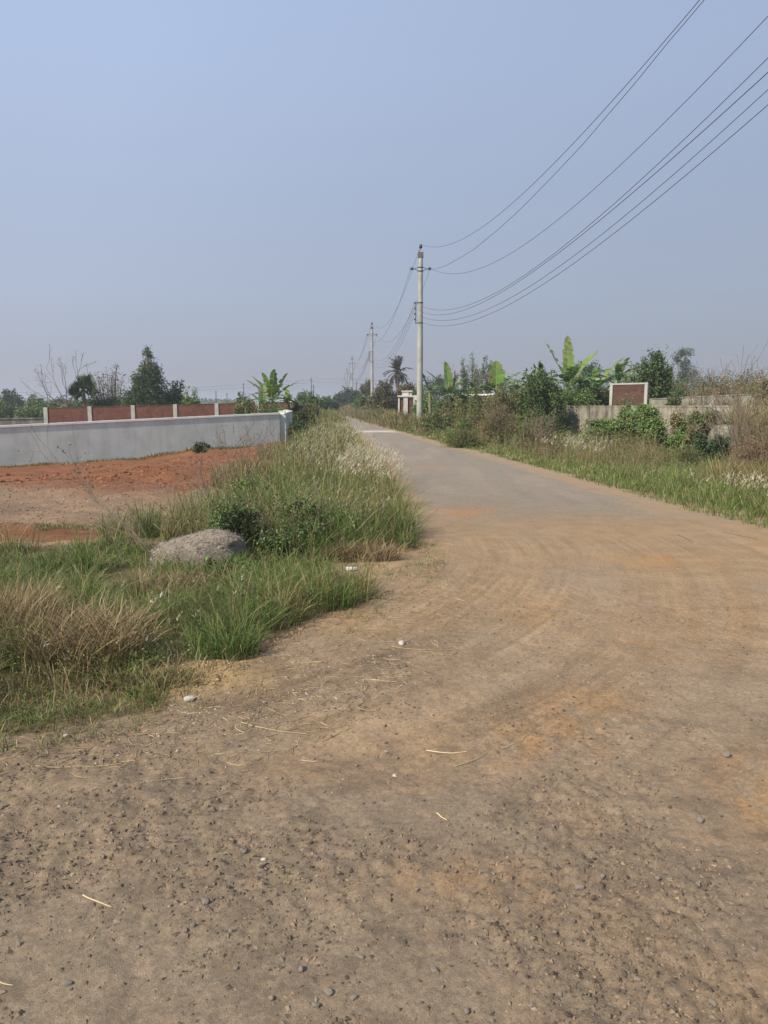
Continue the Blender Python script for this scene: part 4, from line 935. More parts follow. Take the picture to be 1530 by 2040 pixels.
def sample(poly, n, near_pow=1.4, ymin=2.5):
    P = np.array(poly); lo = P.min(0); hi = P.max(0); out = []
    tot = 0
    while tot < n:
        y = lo[1] + (hi[1] - lo[1]) * rng.uniform(0, 1, 200000); x_ = rng.uniform(lo[0], hi[0], 200000)
        w_ = (np.maximum(lo[1], ymin) / np.maximum(y, ymin)) ** near_pow
        k = (rng.uniform(0, 1, 200000) < w_) & inpoly(x_, y, poly) & (np.abs(x_) < .53 * y + 1.2) & (y > ymin)
        q = np.stack([x_[k], y[k]], 1); out.append(q); tot += len(q)
    return np.concatenate(out)[:n]
def weeds_patch(label, poly, n, h0, h1, pal_a, pal_b, leaf, per=16, near_pow=.8, hf=None, name='weeds'):
    q = sample(poly, n, near_pow); n = len(q); z = gh(q[:, 0], q[:, 1]); h = rng.uniform(h0, h1, n) * (hf(q[:, 0], q[:, 1]) if hf else 1)
    m = ss(.4, .6, fbm(q[:, 0] * .5, q[:, 1] * .35, 33, 3)); sel = rng.uniform(0, 1, n) < m
    base = np.where(sel[:, None], pick(pal_b, n), pick(pal_a, n)); g = G()
    az = rng.uniform(0, 6.28, n); le = rng.uniform(0, .45, n); k = per
    B3 = np.stack([q[:, 0], q[:, 1], z], 1); Tp = B3 + np.stack([np.cos(az) * le * h, np.sin(az) * le * h, h], 1)
    ns = 3
    Bb = np.repeat(B3, ns, 0); hh = np.repeat(h, ns) * rng.uniform(.6, 1.1, n * ns)
    blades(g, Bb + rng.normal(size=Bb.shape) * [.04, .04, 0], hh, rng.uniform(0, 6.28, n * ns), rng.uniform(.1, .8, n * ns), np.maximum(.005, Bb[:, 1] * .0004), pick(BROWN, n * ns) * .8, pick(BROWN + STRAW, n * ns))
    t = rng.uniform(.2, 1.05, (n, k)); P = B3[:, None] + (Tp - B3)[:, None] * t[..., None] + rng.normal(size=(n, k, 3)) * (h * .16)[:, None, None]
    P = P.reshape(-1, 3); N_ = len(P); sz = np.maximum(leaf, P[:, 1] * .0018) * rng.uniform(.6, 1.4, N_)
    leaves(g, P, unit(randdir(N_) + [0, 0, .2]), unit(randdir(N_) + [0, 0, .9]), sz, sz * .42, np.repeat(base, k, 0) * rng.uniform(.6, 1.4, (N_, 1)))
    tag(g.build(name, M['leaf']), label, kind='stuff')
P_W1 = [(float(xr(np.array([y_]))[0]) + d_, y_) for y_, d_ in ((19, 1.6), (24, .9), (30, .5), (40, .45), (50, .5))] + [(5, 50), (7.2, 36), (9.5, 29), (8.5, 22), (6.5, 19)]
weeds_patch('brown and olive herb weeds along the middle of the right verge', P_W1, 1500, .3, .8, OLIVE + MIDGREEN + GREEN, BROWN + REDBROWN + OLIVE, .035, 20, hf=lambda x, y: .35 + .9 * ss(.2, 2.6, x - xr(y)))
P_W2 = [(4.8 + .9, 9.5), (4.9, 13), (5.0, 17), (6.8, 21), (9, 28), (11.5, 24.5), (11, 16), (8, 10)]
weeds_patch('low leafy weeds between the right verge grass', P_W2, 1500, .12, .4, GREEN + MIDGREEN + OLIVE, OLIVE + MIDGREEN, .03, 16)
P_W3 = [(1.2, 45), (-1.0, 60), (-3.0, 84), (-5.0, 105), (-8.0, 140), (-3, 150), (1, 100), (5, 62), (5, 48)]
weeds_patch('olive and brown herb weeds along the far right verge', P_W3, 900, .5, 1.1, OLIVE + MIDGREEN + BROWN, BROWN + OLIVE, .08, 18, .3)
P_W4 = px_poly([(655, 822), (690, 862), (705, 890), (640, 930), (560, 950), (500, 960), (545, 905), (585, 880), (640, 824)])
weeds_patch('olive herb weeds in the middle of the left verge', P_W4, 800, .3, .75, OLIVE + MIDGREEN + STRAW[2:], MIDGREEN + BROWN, .035, 16, .8)
P_W5 = px_poly([(340, 1070), (480, 955), (620, 1000), (620, 1105), (500, 1105)])
weeds_patch('small leafed weeds behind the concrete lump', P_W5, 240, .2, .5, GREEN + MIDGREEN, OLIVE + BROWN, .022, 22, .8)
P_W6 = px_poly([(0, 1440), (300, 1400), (560, 1270), (730, 1195), (690, 1150), (560, 1125), (330, 1100), (0, 1105)])
weeds_patch('small broad leafed weeds mixed into the left foreground grass', P_W6, 420, .08, .24, GREEN + MIDGREEN, OLIVE + GREEN, .016, 18, 1.0)
P_W7 = px_poly([(520, 1112), (720, 1106), (826, 1090), (800, 1022), (745, 940), (610, 940), (520, 1000)])
weeds_patch('broad leafed weeds and dry stems in the tip of the left verge', P_W7, 420, .2, .55, MIDGREEN + OLIVE, STRAW + BROWN + OLIVE, .022, 20, .8)
for (u, Y, wd, vt, pal, lab, n) in [(1010, 33, 84, 770, OLIVE + REDBROWN + MIDGREEN, 'brown green leafy thicket between broad leaf banana and drooping plant', 3200), (950, 38, 90, 779, MIDGREEN + OLIVE, 'green thicket covering the brick wall beside its white post', 2800), (1100, 34.5, 60, 758, MIDGREEN + GREEN, 'light green leafy thicket at the left foot of the largest banana', 2800),
                                     (1165, 38, 70, 752, GREEN + MIDGREEN, 'leafy green thicket right of the largest banana stem', 2800), (1200, 42.5, 44, 758, GREEN + OLIVE, 'loose leafy thicket left of the white framed panel', 1500), (890, 52, 60, 792, GREEN + MIDGREEN, 'pale leafy bush under the first banana plant', 1800),
                                     (1400, 37, 90, 768, OLIVE + MIDGREEN + BROWN, 'mixed thicket rising behind the second wall', 3000), (1340, 42, 60, 752, MIDGREEN + OLIVE, 'green thicket right of the dense dark shrub', 2200), (1022, 36.5, 90, 757, GREEN + MIDGREEN, 'bright green thicket rising left of the drooping leaved plant', 2600), (918, 49, 76, 772, MIDGREEN + GREEN, 'broad green thicket under the arching banana leaves', 2400), (1128, 36, 86, 758, GREEN + MIDGREEN, 'bright leafy thicket around the stem of the largest banana', 3000), (1206, 38.5, 56, 770, MIDGREEN + GREEN, 'green thicket under the low spreading banana leaves', 2000), (930, 31, 62, 838, GREEN + MIDGREEN + OLIVE, 'low bright leafy bush at the lane side before the mixed weeds', 1700), (1075, 28.5, 50, 812, MIDGREEN + DKGREEN, 'green leafy bush at the corner of the stained wall', 1900), (872, 38, 60, 824, MIDGREEN + OLIVE, 'low green bush right of the nearest pole, near the lane', 1600), (1245, 34.5, 70, 794, MIDGREEN + OLIVE, 'creeping bush behind the stained wall below the framed brick panel', 1500), (1480, 31, 80, 768, BROWN + REDBROWN + OLIVE, 'rusty brown thicket over the wall at the right', 3200), (1525, 26, 60, 750, OLIVE + BROWN + STRAW[2:], 'tall straw coloured thicket at the right edge', 2600)]:
    shrub('thicket_bush', lab, u, Y, wd, vt, pal, n, max(.05, Y * .0019), 'thickets on the right', stems=40, spiky=.4)
# brown dead weeds on the right verge, each clump on its own
DW = [(1000, 29, 100, 806, BROWN + REDBROWN + OLIVE + MIDGREEN, 'dense dead brown weed clump before the broad leaf banana', 2400), (1062, 27.5, 76, 818, BROWN + OLIVE + MIDGREEN, 'tangled dead weeds left of the stained wall corner', 2200), (945, 34, 80, 812, BROWN + OLIVE + MIDGREEN, 'mixed brown and olive weed clump right of the pole', 2000),
      (895, 40, 70, 815, REDBROWN + OLIVE + MIDGREEN, 'reddish dry weed clump close behind the pole foot', 1600), (860, 45, 50, 818, OLIVE + BROWN, 'low olive weed clump at the nearest pole foot', 1300), (800, 52, 70, 822, OLIVE + BROWN, 'low weed clump in front of the gate wall', 1400),
      (755, 66, 60, 815, OLIVE + BROWN, 'low weed clump between lane and brown green thicket', 1200), (925, 27, 80, 850, OLIVE + MIDGREEN + BROWN[:1], 'low green brown weeds at the lane edge before the dead clumps', 1500), (1110, 25, 60, 862, BROWN + OLIVE + MIDGREEN, 'thin brown stalky weeds in front of the wall corner', 1200),
      (1490, 20, 60, 815, BROWN + STRAW[:1] + OLIVE, 'tall brown weed clump at the right edge before the block', 1600), (1520, 15.5, 120, 850, STRAW[2:] + REDBROWN, 'dry rusty grass bush at the right picture edge', 2000), (1380, 21.5, 60, 885, MIDGREEN + OLIVE, 'green weedy tuft left of the dark creeper', 1300)]
for (u, Y, wd, vt, pal, lab, n) in DW:
    shrub('weed_clump', lab, u, Y, wd, vt, pal, n, max(.03, Y * .0016), 'weed clumps on the right verge', stems=60, spiky=.55, mat='dry', aspect=.3, cat='weeds')
for (u, v, Y, h, lab, lean) in [(1060, 900, 25, 1.4, 'pale leafless twigs sticking out of the dead weeds', (.2, 0)), (985, 880, 29, 1.5, 'thin bare stems above the dense dead weed clump', (-.1, 0)), (1500, 930, 17, 2.3, 'crossed bare stalks at the right picture edge', (-.25, 0)), (1455, 900, 22, 2.1, 'slender dry stalks rising over the rounded block', (-.2, 0)), (1400, 850, 29, 2.6, 'loose bare twigs above the second wall', (.1, 0))]:
    b = at(u, v, Y); b[2] = ghs(b[0], Y); bare_shrub('dry_stalks', lab, b, h, 9, lean=lean, depth=2, spread=.4, r=.009, minr=max(.004, Y * .00025), fan=.25, group='bare stalks on the right verge', cat='dry stalks', leafy=1, leaf=.04, pal=BROWN)

# --- grasses
def grass_patch(name, label, poly, n_tufts, per, hfun, pal_fun, plume=0, lean=.6, near_pow=1.4, wmul=1.0, reject=None, spread=.05, wind=(-.1, 0), tipmix=.22, kind='stuff', cat=None, plume_where=None):
    q = sample(poly, n_tufts, near_pow)
    if reject is not None: q = q[~reject(q[:, 0], q[:, 1])]
    n = len(q); Z = gh(q[:, 0], q[:, 1]); H = hfun(q[:, 0], q[:, 1]) * rng.uniform(.45, 1.45, n)
    g = G(); d = np.repeat(q, per, 0); H_ = np.repeat(H, per) * rng.uniform(.25, 1.3, n * per)
    sp = np.repeat(spread * (.5 + q[:, 1] / 14), per)
    an = rng.uniform(0, 2 * np.pi, n * per); rr = np.abs(rng.normal(size=n * per)) * sp
    B_ = np.stack([d[:, 0] + np.cos(an) * rr, d[:, 1] + np.sin(an) * rr, np.repeat(Z, per) - .015], 1)
    Wd = np.maximum(.0034, d[:, 1] * .00062) * wmul * rng.uniform(.45, 1.5, n * per)
    C_ = pal_fun(q[:, 0], q[:, 1]); C_ = np.repeat(C_, per, 0) * rng.uniform(.5, 1.45, (n * per, 1)); dr = rng.uniform(0, 1, n * per) < .13; C_[dr] = pick(STRAW, int(dr.sum()))
    C1 = C_ * (1 - tipmix) + np.array((.30, .26, .11)) * tipmix * rng.uniform(.5, 1.2, (n * per, 1))
    tips = blades(g, B_, H_, an + rng.normal(size=n * per) * .5, lean * rng.uniform(.1, 1.9, n * per), Wd, C_ * .8, C1)  # blade feet darkened: shade deep in the grass is put into the colour
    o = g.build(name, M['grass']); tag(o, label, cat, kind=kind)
    return q
def pal_mix(pa, pb, scale=.9, seed=3, bias=0.0):
    def f(x, y):
        m = ss(.38, .62, fbm(x * scale, y * scale, seed, 3) + bias)[:, None]; n = len(x)
        a = pick(pa, n, .15); b_ = pick(pb, n, .15); return np.where(rng.uniform(0, 1, (n, 1)) < m, b_, a)
    return f
BLD = gp(384, 1138)       # foot of the lump of concrete
CRP = gp(512, 1124)       # foot of the dark creeper bush
STR = gp(120, 1330)       # dry straw heap
def rej_left(x, y):
    a = ((x - BLD[0]) / .44) ** 2 + ((y - BLD[1] - .42) / .17) ** 2 < 1
    bare = fbm(x * 2.1, y * 2.1, 88, 3) > .68 - .10 * ss(.35, .0, y - 4.15 - .85 * (x + 1.4))
    hump = ((x - gp(400, 1348)[0]) / .40) ** 2 + ((y - gp(400, 1348)[1]) / .25) ** 2 < 1
    return a | bare | hump
P_FG = [p for p in px_poly([(-260, 1560), (0, 1470), (110, 1447), (230, 1418), (300, 1410), (370, 1350), (420, 1310), (470, 1320), (560, 1275), (620, 1225), (735, 1200), (745, 1185), (690, 1150), (640, 1128), (560, 1120), (500, 1105), (330, 1095), (200, 1090), (0, 1098), (-300, 1110)])]
P_TIP = px_poly([(500, 1112), (640, 1120), (720, 1108), (828, 1092), (822, 1065), (798, 1020), (772, 980), (742, 930), (600, 930), (530, 955), (440, 990), (350, 1040), (330, 1085)])
P_MID = px_poly([(742, 932), (720, 890), (698, 858), (683, 842), (668, 825), (640, 824), (606, 872), (582, 905), (530, 955), (450, 985), (600, 935)])
def hump_h(lo, hi, s=1.1, seed=5):
    return lambda x, y: lo + (hi - lo) * ss(.3, .7, fbm(x * s, y * s, seed, 3))
grass_patch('grass', 'green and straw coloured grass in the left foreground', P_FG, 6000, 17, hump_h(.06, .30, 2.0), pal_mix(GRASSG, GRASSM, .9, 3), lean=1.45, near_pow=1.2, reject=rej_left, spread=.055)
grass_patch('grass', 'tall lush grass at the corner where the left verge meets the dirt', P_TIP, 4200, 16, hump_h(.16, .50, 1.9), pal_mix(GRASSG, GRASSM, .7, 9), lean=1.05, near_pow=1.0, spread=.05, reject=lambda x, y: rej_left(x, y))
def verge_h(x, y): 
    e_ = ss(0, .9, xl(y) - x); return .10 + .36 * e_ * (.3 + 1.1 * ss(.3, .7, fbm(x * 1.3, y * .8, 12, 3)))
grass_patch('grass', 'mixed green and brown grass along the left verge', P_MID, 6500, 14, verge_h, pal_mix(GRASSM + GRASSG, GRASSM + STRAW[2:], .35, 14), lean=.6, near_pow=.9, spread=.06)
P_RN = [(float(xr(np.array([y_]))[0]) + .28, y_) for y_ in (7.6, 9, 11, 13, 17, 22, 27, 32, 40, 50)] + [(3.2, 50), (4.5, 44), (6.8, 34.5), (11.5, 26), (13, 23), (12, 15), (9, 7.6)]
def rv_h(x, y):
    e_ = ss(0, 2.4, x - xr(y)); return .09 + (.34 - .25 * ss(12, 20, y)) * e_ * (.5 + .8 * fbm(x * 1.1, y * .8, 15, 3))
grass_patch('grass', 'green grass with dry tufts along the right verge', P_RN, 10500, 14, rv_h, pal_mix(GRASSG + [(.20, .25, .07), (.16, .23, .06)], GRASSM[:2] + GRASSG * 2 + GREEN[:2], .5, 18), lean=.7, near_pow=.9, spread=.06)
P_RB = [(-1.1 + 0.25, 58), (-3.3, 82), (-4.9, 98), (-8.3, 136), (-11, 165), (-4, 165), (1, 110), (4, 70), (5, 50), (1.0, 50), (.2, 44), (1.6, 36), (4, 36), (4, 44), (2, 50)]
P_RB = [(1.0, 42), (-1.0, 58), (-3.2, 82), (-4.8, 98), (-8.2, 136), (-11, 165), (-3, 165), (1, 110), (4, 70), (5, 50), (4, 42)]
grass_patch('grass', 'brown and olive weeds along the far right verge', P_RB, 3600, 14, lambda x, y: .25 + .5 * ss(0, 2, x - xr(y)) + 0 * x, pal_mix(GRASSM, [(.15, .12, .065), (.12, .11, .045)], .3, 22), lean=.6, near_pow=.6, spread=.1)
P_LB = [(-3.0, 52), (-6.9, 106), (-9.9, 136), (-13.5, 168), (-20, 168), (-14, 110), (-7, 62), (-4.5, 44), (-2.6, 44)]
grass_patch('grass', 'olive weeds along the far left verge', P_LB, 2800, 14, lambda x, y: .3 + .6 * ss(0, 2, xl(y) - x) + 0 * x, pal_mix(GRASSM + MIDGREEN, [(.15, .13, .06), (.10, .12, .04)], .3, 24), lean=.6, near_pow=.6, spread=.1)
P_FLD = [(-60, 45), (-12, 45), (-8, 60), (-14, 110), (-20, 170), (-140, 170)]
grass_patch('grass', 'rough pasture beyond the left walls', P_FLD, 2500, 8, lambda x, y: .5 + 0 * x, pal_mix(GRASSM, GRASSG, .1, 26), lean=.5, near_pow=.3, spread=.3, wmul=1.4)
P_FRD = [(8, 40), (30, 30), (90, 110), (60, 170), (0, 170), (2, 110), (5, 60)]
grass_patch('grass', 'rough pasture beyond the right walls', P_FRD, 2500, 8, lambda x, y: .5 + 0 * x, pal_mix(GRASSM, GRASSG, .1, 27), lean=.5, near_pow=.3, spread=.3, wmul=1.4)
grass_patch('grass', 'thin worn grass and dry stubble where the left grass gives out on the dirt', px_poly([(-200, 1600), (0, 1520), (240, 1470), (420, 1400), (560, 1330), (760, 1240), (900, 1120), (840, 1060), (700, 1100), (600, 1240), (380, 1350), (0, 1450)]), 900, 8, lambda x, y: .06 + 0 * x, pal_mix(STRAW + OLIVE, GRASSG + OLIVE, 1.5, 41), lean=1.3, near_pow=1.0, spread=.035, reject=lambda x, y: fbm(x * 2.5, y * 2.5, 89, 3) > .52)
# tufts along the grey wall foot
PW = [(-13.3, 26.85), (-4.6, 33.1), (-4.4, 32.8), (-13.1, 26.5)]
grass_patch('grass', 'thin line of dark grass at the foot of the grey wall', PW, 500, 9, lambda x, y: .10 + 0 * x, pal_mix(DKGREEN, OLIVE, .5, 28), near_pow=.2, spread=.08)
PG = px_poly([(70, 1050), (180, 1040), (175, 1062), (80, 1068)], -.2)
grass_patch('grass', 'small green patch on the bare plot', PG, 300, 9, lambda x, y: .06 + 0 * x, pal_mix(GREEN, OLIVE, .5, 29), near_pow=.2, spread=.05)
# reed like tuft behind the concrete lump, and taller reeds
for (u, v, n, h, lab, w_) in [(298, 1062, 34, .5, 'upright green reed tuft behind the concrete lump', .16), (235, 1075, 22, .42, 'thin green reed tuft left of the upright reed tuft', .2), (610, 1118, 30, .42, 'fresh green grass tuft at the end of the left verge', .14), (660, 1210, 26, .22, 'low green tuft spreading onto the dirt', .2),
                              (448, 1305, 40, .22, 'deep green grass tuft at the edge of the dirt', .22), (40, 1330, 30, .3, 'green tuft inside the dry straw at the left edge', .15), (520, 1255, 30, .24, 'green grass tuft with white seed heads', .15), (335, 1146, 18, .2, 'loose grass tuft at the left foot of the concrete lump', .12), (400, 1150, 16, .17, 'short grass tuft before the middle of the concrete lump', .13), (462, 1146, 20, .24, 'grass tuft between the concrete lump and the dark creeper bush', .12)]:
    X0 = gp(u, v); m = n * 9; an = rng.uniform(0, 6.28, m); rr = np.sqrt(R(0, 1, m)) * w_
    B_ = np.stack([X0[0] + np.cos(an) * rr, X0[1] + np.sin(an) * rr * .8, np.zeros(m)], 1); B_[:, 2] = gh(B_[:, 0], B_[:, 1]) - .01
    C_ = pick(GREEN + GRASSG, m); g = G(); blades(g, B_, h * rng.uniform(.6, 1.25, m), an + rng.normal(size=m) * 1.2, rng.uniform(.1, 1.6, m), rng.uniform(.003, .0055, m), C_ * .6, C_ * 1.0)  # darker foot colour on each blade paints the shade inside the tuft
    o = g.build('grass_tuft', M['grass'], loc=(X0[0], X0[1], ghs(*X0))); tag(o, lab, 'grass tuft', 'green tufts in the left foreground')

# seed heads: stalk and pale plume
def plumes(name, label, poly, n, h0, h1, ln=.055, rd=.006, stalk=True, near_pow=.6, patch=None, bend=.25):
    q = sample(poly, n, near_pow)
    if patch is not None: q = q[patch(q[:, 0], q[:, 1])]
    n = len(q); z = gh(q[:, 0], q[:, 1]); h = rng.uniform(h0, h1, n); an = rng.normal(size=n) * .9 + .2; le = rng.uniform(.02, bend, n)
    T = np.stack([q[:, 0] + np.cos(an) * le * h, q[:, 1] + np.sin(an) * le * h, z + h], 1); Bs = np.stack([q[:, 0], q[:, 1], z], 1)
    g = G(); D = unit(T - Bs) + np.stack([np.cos(an), np.sin(an), an * 0], 1) * .45
    L_ = ln * rng.uniform(.7, 1.3, n) * (1 + q[:, 1] * .02); sc = np.maximum(1, q[:, 1] * .055)
    hk = 11; f_ = np.tile(np.linspace(0, .9, hk), n); Dr = np.repeat(unit(D), hk, 0); droop = np.stack([np.cos(an), np.sin(an), an * 0 - .3], 1)
    Pp = np.repeat(T - D * L_[:, None] * .2, hk, 0) + Dr * (f_ * np.repeat(L_, hk))[:, None] + np.repeat(droop * L_[:, None] * .25, hk, 0) * (f_ ** 2)[:, None]
    hl = np.repeat(rd * sc * 2.6, hk) * (1.15 - f_ * .7) * rng.uniform(.7, 1.3, n * hk)
    leaves(g, Pp, unit(randdir(n * hk) + Dr * 1.1), randdir(n * hk), hl, hl * .42, np.repeat(pick(PLUME, n, .12), hk, 0))
    m = len(T); 
    blades(g, Bs, h * 1.0, an, le * 1.6, np.maximum(.002, q[:, 1] * .0003), pick(OLIVE, m), pick(STRAW, m))
    return tag(g.build(name, M['dry']), label, kind='stuff')
P_PL = px_poly([(640, 1000), (700, 1010), (790, 1010), (770, 960), (740, 905), (690, 870), (650, 870), (590, 900), (560, 950)])
plumes('seed_heads', 'pale feathery seed heads above the grass of the left verge', P_PL, 1300, .42, .75, .07, .0075)
plumes('seed_heads', 'bright cluster of white seed heads over the left verge tip', px_poly([(650, 1015), (800, 1030), (782, 955), (690, 940)]), 420, .5, .72, .085, .0095)
plumes('seed_heads', 'scattered white seed heads at the tip of the left verge', px_poly([(560, 1105), (800, 1085), (790, 1030), (600, 1010)]), 150, .25, .5, .05, .007)
plumes('seed_heads', 'white seed heads before the stained wall corner', px_poly([(1060, 908), (1180, 928), (1230, 900), (1090, 885)]), 200, .45, .7, .10, .011)
plumes('seed_heads', 'cluster of white seed heads at the right picture edge', px_poly([(1430, 1010), (1540, 1035), (1560, 990), (1440, 975)]), 110, .28, .5, .09, .011)
plumes('seed_heads', 'few white seed heads low in the right verge grass', px_poly([(1340, 985), (1440, 1010), (1440, 960), (1340, 950)]), 22, .25, .4, .08, .01)
plumes('seed_heads', 'single white seed heads in the left foreground grass', px_poly([(0, 1400), (360, 1330), (560, 1240), (420, 1180), (100, 1200)]), 26, .15, .3, .06, .008)

# dry straw heap, brown tangles: one clump each
def straw_clump(label, x0, y0, rx, ry, n, h0, h1, pal, lean=1.2, wd=.004, bias=None):
    an = rng.uniform(0, 6.28, n); rr = np.sqrt(R(0, 1, n)); bx = x0 + np.cos(an) * rr * rx; by = y0 + np.sin(an) * rr * ry
    z = gh(bx, by); dirn = rng.uniform(0, 6.28, n) if bias is None else rng.normal(size=n) * .8 + bias
    C_ = pick(pal, n, .25); g = G(); blades(g, np.stack([bx, by, z - .01], 1), rng.uniform(h0, h1, n), dirn, lean * rng.uniform(.5, 1.5, n), wd * rng.uniform(.6, 1.5, n), C_ * .8, C_)  # stalks coloured darker at the base, painted shade for depth in the clump
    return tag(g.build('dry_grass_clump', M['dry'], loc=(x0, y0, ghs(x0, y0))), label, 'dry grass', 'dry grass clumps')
q = gp(130, 1345); straw_clump('large heap of dry brown straw grass in the left foreground', q[0], q[1] + .25, .42, .3, 2600, .2, .48, STRAW + BROWN, 1.25, .0042)
q = gp(10, 1300); straw_clump('dry leaning grass stalks at the left picture edge', q[0], q[1] + .1, .25, .25, 900, .3, .55, BROWN + STRAW, .8, .004, bias=.9)
q = gp(700, 1122); straw_clump('dry tangled grass at the foot of the left verge tip', q[0], q[1] + .15, .5, .16, 1300, .1, .3, STRAW + BROWN, 1.2, .0045)
q = gp(330, 1190); straw_clump('brown dry grass below the concrete lump', q[0], q[1] + .1, .35, .2, 900, .12, .28, STRAW + BROWN, 1.1, .004)
q = gp(470, 955, -.1); straw_clump('tall brown dry weeds beside the red earth', q[0], q[1] + .4, .55, 1.1, 1900, .3, .7, BROWN + STRAW + OLIVE, .7, .011)
q = gp(540, 905, -.1); straw_clump('brown dry weeds near the grey wall corner', q[0], q[1] + .8, .5, 1.4, 1200, .25, .55, BROWN + STRAW + OLIVE, .7, .014)
q = gp(1500, 1000); straw_clump('rusty dry grass at the right picture edge', q[0] + .9, q[1] + 1.6, .9, 1.1, 2400, .4, .95, [(.25, .18, .09), (.30, .25, .12), (.16, .15, .06), (.14, .17, .055), (.18, .13, .07)], .8, .009)
q = gp(1520, 905); straw_clump('very tall pale dry reeds at the right edge', q[0] + .6, q[1] + .5, 1.2, 1.2, 2200, 1.0, 2.3, STRAW + OLIVE + BROWN[:1], .5, .013)
q = gp(300, 1372); straw_clump('low grass tuft with dry blades along the dirt edge', q[0], q[1] + .05, .3, .1, 800, .05, .14, STRAW + OLIVE, 1.2, .0035)
q = gp(1010, 885); straw_clump('upright brown stalks under the dead weed clump', q[0] + .2, q[1] + 1.5, 1.2, 1.5, 2200, .5, 1.1, BROWN + REDBROWN, .5, .015)

# dark creeper bush at the tip
def low_bush(label, x0, y0, rx, ry, h, pal, n, leaf):
    zb = ghs(x0, y0); root = empty('creeper_bush', (x0, y0, zb), label, 'bush', 'leafy bushes in the left foreground')
    bl = [(R(-.85, .85) * rx, R(-.7, .7) * ry, h * R(.12, .8), rx * R(.14, .36), ry * R(.2, .5), h * R(.12, .3)) for k in range(16)]
    P, O, I, nc = crown_points(n, bl, .42, 8); P[:, 2] = np.clip(P[:, 2], .01, None); N_ = len(P); cv = rng.uniform(.65, 1.35, nc)[I][:, None]
    g = G(); leaves(g, P, unit(randdir(N_) + O * .5 + [0, 0, -.2]), unit(randdir(N_) * .7 + [0, -.2, .9]), leaf * rng.uniform(.6, 1.3, N_), leaf * .75, pick(pal, N_) * cv); g.build('foliage', M['leaf'], root)
    g = G()
    for k in range(34):
        a = np.array([R(-.7, .7) * rx, R(-.6, .6) * ry, 0]); b_ = a + [R(-.4, .4) * rx, R(-.4, .4) * ry, h * R(.5, 1.15)]
        g.tube([a, (a + b_) / 2 + rng.normal(size=3) * .05, b_], [.004, .003, .002], sides=4, cap=False)
    g.build('stems', M['twig'], root)
low_bush('dark leafy creeper bush beside the concrete lump', CRP[0] + .12, CRP[1] + .25, .62, .42, .62, DKGREEN + MIDGREEN + [(.16, .12, .06)], 5600, .034)
q = gp(690, 1090); low_bush('small green leafy bush inside the verge tip', q[0], q[1] + .3, .3, .25, .4, MIDGREEN + GREEN, 900, .035)
q = gp(440, 1150); low_bush('low dark leafy plant under the concrete lump', q[0] + .05, q[1], .3, .16, .16, GREEN + DKGREEN, 900, .035)
q = gp(520, 1000); low_bush('light green leafy top behind the dark creeper bush', q[0], q[1] + .3, .5, .4, .55, GREEN + OLIVE, 1400, .04)
q = gp(30, 1230); low_bush('small pale leafy weed at the left edge', q[0], q[1], .16, .14, .22, GREEN + [(.16, .22, .07)], 260, .035)
q2 = at(403, 905, 29.6)
low_bush('small dark weed at the foot of the grey wall', q2[0], 29.4, .32, .15, .4, DKGREEN, 90, .08)

# lump of pebbly concrete
def lumpy(name, mat, loc, r, seed, sub=3, amp=.18, sq=1.0, label=None, cat=None, group=None, rot=0, flat=False):
    import bmesh
    bm = bmesh.new(); bmesh.ops.create_icosphere(bm, subdivisions=sub, radius=1); V_ = np.array([v.co for v in bm.verts])
    rg = np.random.default_rng(seed); offs = rg.uniform(0, 50, 3)
    nz = fbm(V_[:, 0] * 1.4 + offs[0] + V_[:, 2], V_[:, 1] * 1.4 + offs[1] - V_[:, 2] * .7, seed, 4) - .5
    if sub > 4: nz = nz + .45 * (fbm(V_[:, 0] * 5 + V_[:, 2] * 3, V_[:, 1] * 5 - V_[:, 2] * 2, seed + 3, 3) - .5) * (fbm(V_[:, 0] * 2 - V_[:, 2], V_[:, 1] * 2 + 3, seed + 5, 2) > .45)
    V_ = np.sign(V_) * np.abs(V_) ** sq; V_ = V_ * (1 + amp * 2 * nz[:, None]) * np.array(r)
    for v, c in zip(bm.verts, V_): v.co = c
    me = bpy.data.meshes.new(name); bm.to_mesh(me); bm.free(); me.materials.append(mat)
    for p in me.polygons: p.use_smooth = not flat
    o = bpy.data.objects.new(name, me); COL.objects.link(o); o.location = loc; o.rotation_euler = (0, 0, rot)
    return tag(o, label, cat, group)
lb = lumpy('concrete_lump', M['lump'], (BLD[0], BLD[1] + .25, ghs(*BLD) + .085), (.47, .34, .24), 12, 5, .24, .75, 'rounded lump of coarse pebbly concrete lying in the grass', 'concrete lump', rot=.15)
lb.rotation_euler = (-.08, -.2, .12)
